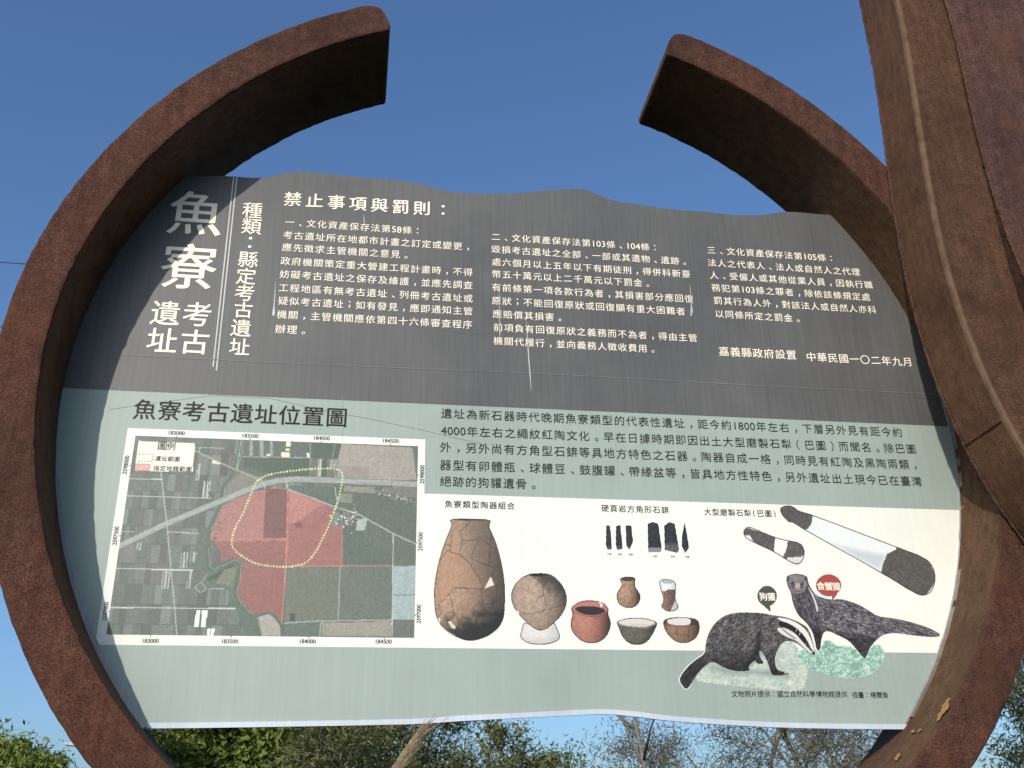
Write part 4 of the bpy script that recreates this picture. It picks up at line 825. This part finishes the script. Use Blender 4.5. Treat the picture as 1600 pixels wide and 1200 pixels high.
TREES = [
    # px, dist, h, label, mat, bark, kwargs
    (36, 46, 4.5, "round leafy green tree behind the lamp post left of the ring", L_GREEN, BARK2, dict(leaf=.14, per=60, cl=.36, levels=3, kids=9, base=.2, slim=.6, spread=.5)),
    (112, 50, 4.3, "low bushy tree right beneath the lamp head", L_GREEN, BARK2, dict(leaf=.14, per=60, cl=.36, levels=3, kids=9, base=.15, slim=.6, spread=.55)),
    (-140, 44, 4.3, "leafy tree beyond the left edge of the ring", L_GREEN, BARK2, dict(leaf=.17, per=24, cl=.42, levels=3, kids=6, base=.2, slim=.6)),
    (335, 25, 4.9, "dense bright green leafy tree under the lower left board corner", L_GREEN, BARK2, dict(leaf=.085, per=30, cl=.20, levels=3, kids=6, base=.35, slim=.95, spread=.45)),
    (455, 27, 5.6, "dense green broadleaf tree beside the bare-branched one", L_GREEN, BARK2, dict(leaf=.085, per=26, cl=.22, levels=3, kids=6, base=.35, slim=.95, spread=.45)),
    (575, 23, 5.4, "half bare tree with long pale slanting branches", L_OLIVE, BARK, dict(leaf=.075, per=9, cl=.2, levels=4, kids=4, base=.3, slim=.4, up=.7, r0=.1)),
    (655, 26, 5.8, "olive tree with thin grey twigs behind the reed plume", L_OLIVE, BARK, dict(leaf=.085, per=11, cl=.24, levels=4, kids=4, base=.3, slim=.45, up=.65)),
    (745, 27, 4.3, "bushy olive green tree right of the reed plume", L_OLIVE, BARK, dict(leaf=.075, per=20, cl=.22, levels=3, kids=6, base=.3, slim=.55)),
    (852, 21, 3.75, "slender young tree with sparse leaf tufts against the sky", L_OLIVE, BARK, dict(leaf=.075, per=9, cl=.10, levels=3, kids=4, base=.45, slim=.5, up=.85, r0=.05, spread=.32)),
    (1045, 27, 6.6, "sparse grey-green tree with drooping twigs beside the sky gap", L_GREY, BARK, dict(leaf=.075, per=8, cl=.24, levels=4, kids=4, base=.25, slim=.3, up=.6)),
    (1180, 30, 7.5, "tall thin-leaved tree with forked pale trunk", L_GREY, BARK, dict(leaf=.08, per=8, cl=.26, levels=4, kids=4, base=.25, slim=.3, up=.6)),
    (1290, 26, 7.0, "brownish thin-crowned tree with two pale stems", L_GREY, BARK, dict(leaf=.075, per=8, cl=.24, levels=4, kids=4, base=.22, slim=.3, up=.6)),
    (1370, 29, 7.2, "pale grey tree close behind the lower right of the ring", L_GREY, BARK, dict(leaf=.08, per=8, cl=.26, levels=4, kids=4, base=.22, slim=.3)),
    (1585, 24, 6.6, "grey-green twiggy tree outside the right of the ring", L_GREY, BARK, dict(leaf=.08, per=9, cl=.26, levels=4, kids=4, base=.2, slim=.35)),
    (1690, 26, 7.0, "leafy tree farther right than the steel blade", L_OLIVE, BARK, dict(leaf=.09, per=14, cl=.28, levels=4, kids=4, base=.2, slim=.4)),
]
for i, (px, dist, h, lab, mt, bkm, kw) in enumerate(TREES):
    tx, ty = spot_at(px, dist); tree(tx, ty, h, lab, mt, bkm, seed=100 + i * 7, **kw)

# ------------------------------------------------------------------ lamp post, cables, reed
gm = N("galvanised steel"); GALV = gm.out(gm.ramp(gm.noise(20, 3, .5), [(.3, (.28, .29, .30)), (.7, (.42, .43, .44))]), 0.5, 0.4); GALV.node_tree.nodes["Principled BSDF"].inputs["Metallic"].default_value = 0.3
lx, ly = spot_at(150, 30)
lampo = root("street_lamp", (lx, ly, 0), "grey street lamp whose flat head pokes out beside the ring", "lamp")
zl = 1.6 + 30 * math.tan(math.radians(6.05))
V, Fc = tube([(lx, ly, -.1), (lx, ly, 2.2), (lx, ly, zl + .02)], [.06, .05, .04], 10); mesh_obj("pole", V, Fc, GALV, lampo, smooth=True)
V, Fc = tube([(lx, ly, zl), (lx - .2, ly, zl + .06), (lx - .38, ly, zl + .07)], .022, 8); mesh_obj("arm", V, Fc, GALV, lampo, smooth=True)
v, f = box(lx - .82, lx - .34, ly - .11, ly + .11, zl - .01, zl + .09); v = [(a, b, c + (0.05 if a < lx - .6 and c > zl else 0) * -1 + .12 * (lx - .34 - a)) for a, b, c in v]; lh = mesh_obj("lamp_head", v, f, GALV, lampo)
lens_m = N("lamp lens"); LENS = lens_m.out((0.25, 0.27, 0.28), 0.2, 0.5)
v, f = box(lx - .78, lx - .45, ly - .08, ly + .08, zl - .022, zl - .012); mesh_obj("lens", [(a, b, c + .12 * (lx - .34 - a)) for a, b, c in v], f, LENS, lampo)

wm = N("black cable"); WIRE = wm.out((0.03, 0.035, 0.045), 0.6, 0.3)
yc = 15.0
for px_, lab in ((409.5, "higher thin black power cable against the sky left of the ring"), (511, "lower thin black power cable against the sky left of the ring")):
    P = []
    for t in (0, 30):
        d = ray((t, px_ + (0.06 * t if px_ < 450 else 0))); k_ = (yc - CAM_C[1]) / d[1]; P.append(CAM_C + k_ * d + np.array([0, 0, ZO]))
    sl = (P[1] - P[0]) / (P[1][0] - P[0][0]); mid = P[0]
    xs = np.linspace(-26, 24, 60); zz = [mid[2] + sl[2] * 0 + 0.0016 * ((x - 0) ** 2 - (mid[0]) ** 2) for x in xs]
    V, Fc = tube([(x, yc, z_) for x, z_ in zip(xs, zz)], 0.010, 5); o = mesh_obj("power_cable", V, Fc, WIRE, smooth=True); tag(o, lab, "cable", "power cables")
    ends_z = (zz[0], zz[-1])
cp = N("utility pole concrete"); CPM = cp.out((0.28, 0.27, 0.25), 0.9, 0.2)
for xx, lab in ((-26, "concrete utility pole carrying the left cable ends"), (24, "concrete utility pole carrying the right cable ends")):
    po = root("utility_pole", (xx, yc, 0), lab, "pole", "utility poles"); V, Fc = tube([(xx, yc + .14, -.3), (xx, yc + .14, 7), (xx, yc + .14, 14.2)], [.19, .15, .11], 12); mesh_obj("pole", V, Fc, CPM, po, smooth=True)
    v, f = box(xx - .06, xx + .06, yc - .08, yc + .10, 11.0, 13.9); mesh_obj("bracket", v, f, GALV, po)

rd = N("dry reed"); REED = rd.out(rd.ramp(rd.noise(60, 3, .6), [(.3, (.20, .145, .085)), (.7, (.40, .32, .21))]), 0.85, 0.2)
yr_ = -0.75
def at_plane(px, py, y): p = onplane((px, py), y); return Vector((p[0], y, p[1] + ZO))
b0, b1, b2 = at_plane(585, 1250, yr_), at_plane(640, 1168, yr_), at_plane(697, 1120, yr_)
foot = Vector((b0.x - .28, yr_ + .05, 0)); reed = root("reed_stalk", tuple(foot), "dry tan reed stalk with feathery plume in front of the board", "reed")
pts = [foot.lerp(b0, t) + Vector((-.10 * math.sin(math.pi * t), 0, 0)) for t in np.linspace(0, 1, 14)]; V, Fc = tube(pts + [b0.lerp(b1, .5), b1], [.0042] * 14 + [.003, .002], 6); mesh_obj("stem", V, Fc, REED, reed, smooth=True)
V, Fc = [], []
rr_ = random.Random(5)
for i in range(420):
    t = rr_.random() ** .8; p = b0.lerp(b1, t * 1.15) + Vector((rr_.gauss(0, .0045), rr_.gauss(0, .006), rr_.gauss(0, .0045))) * (1.35 - .9 * t)
    d = (b2 - b0).normalized() * rr_.uniform(.03, .075) + Vector((rr_.gauss(0, .007), rr_.gauss(0, .010), rr_.gauss(0, .007))); sd = Vector((.0007, .0002, -.0007)); b = len(V)
    V += [tuple(p - sd), tuple(p + sd), tuple(p + d)]; Fc.append((b, b + 1, b + 2))
for (q0, q1) in (((625, 1180), (681, 1116)), ((632, 1172), (701, 1121)), ((640, 1160), (686, 1118))):
    a, c = at_plane(*q0, yr_), at_plane(*q1, yr_ - .01); v_, f_ = tube([a, a.lerp(c, .5) + Vector((0, 0, .004)), c], [.0016, .0011, .0004], 4); b = len(V); V += v_; Fc += [tuple(b + i for i in q) for q in f_]
pm = mesh_obj("plume", V, Fc, REED, reed); pm["kind"] = "stuff"
V, Fc = [], []
for k in range(5):
    a = rr_.uniform(0, 6.28); L_ = rr_.uniform(.7, 1.0); b = len(V)
    for i in range(7):
        t = i / 6; c = foot + Vector((math.cos(a) * L_ * .55 * t, math.sin(a) * L_ * .4 * t, L_ * (1.0 * t - .55 * t * t))); w_ = .009 * (1 - t) + .0006; V += [tuple(c + Vector((-math.sin(a), math.cos(a), 0)) * w_), tuple(c - Vector((-math.sin(a), math.cos(a), 0)) * w_)]
    for i in range(6): Fc.append((b + 2 * i, b + 2 * i + 1, b + 2 * i + 3, b + 2 * i + 2))
bl_ = mesh_obj("blades", V, Fc, REED, reed); bl_["kind"] = "stuff"
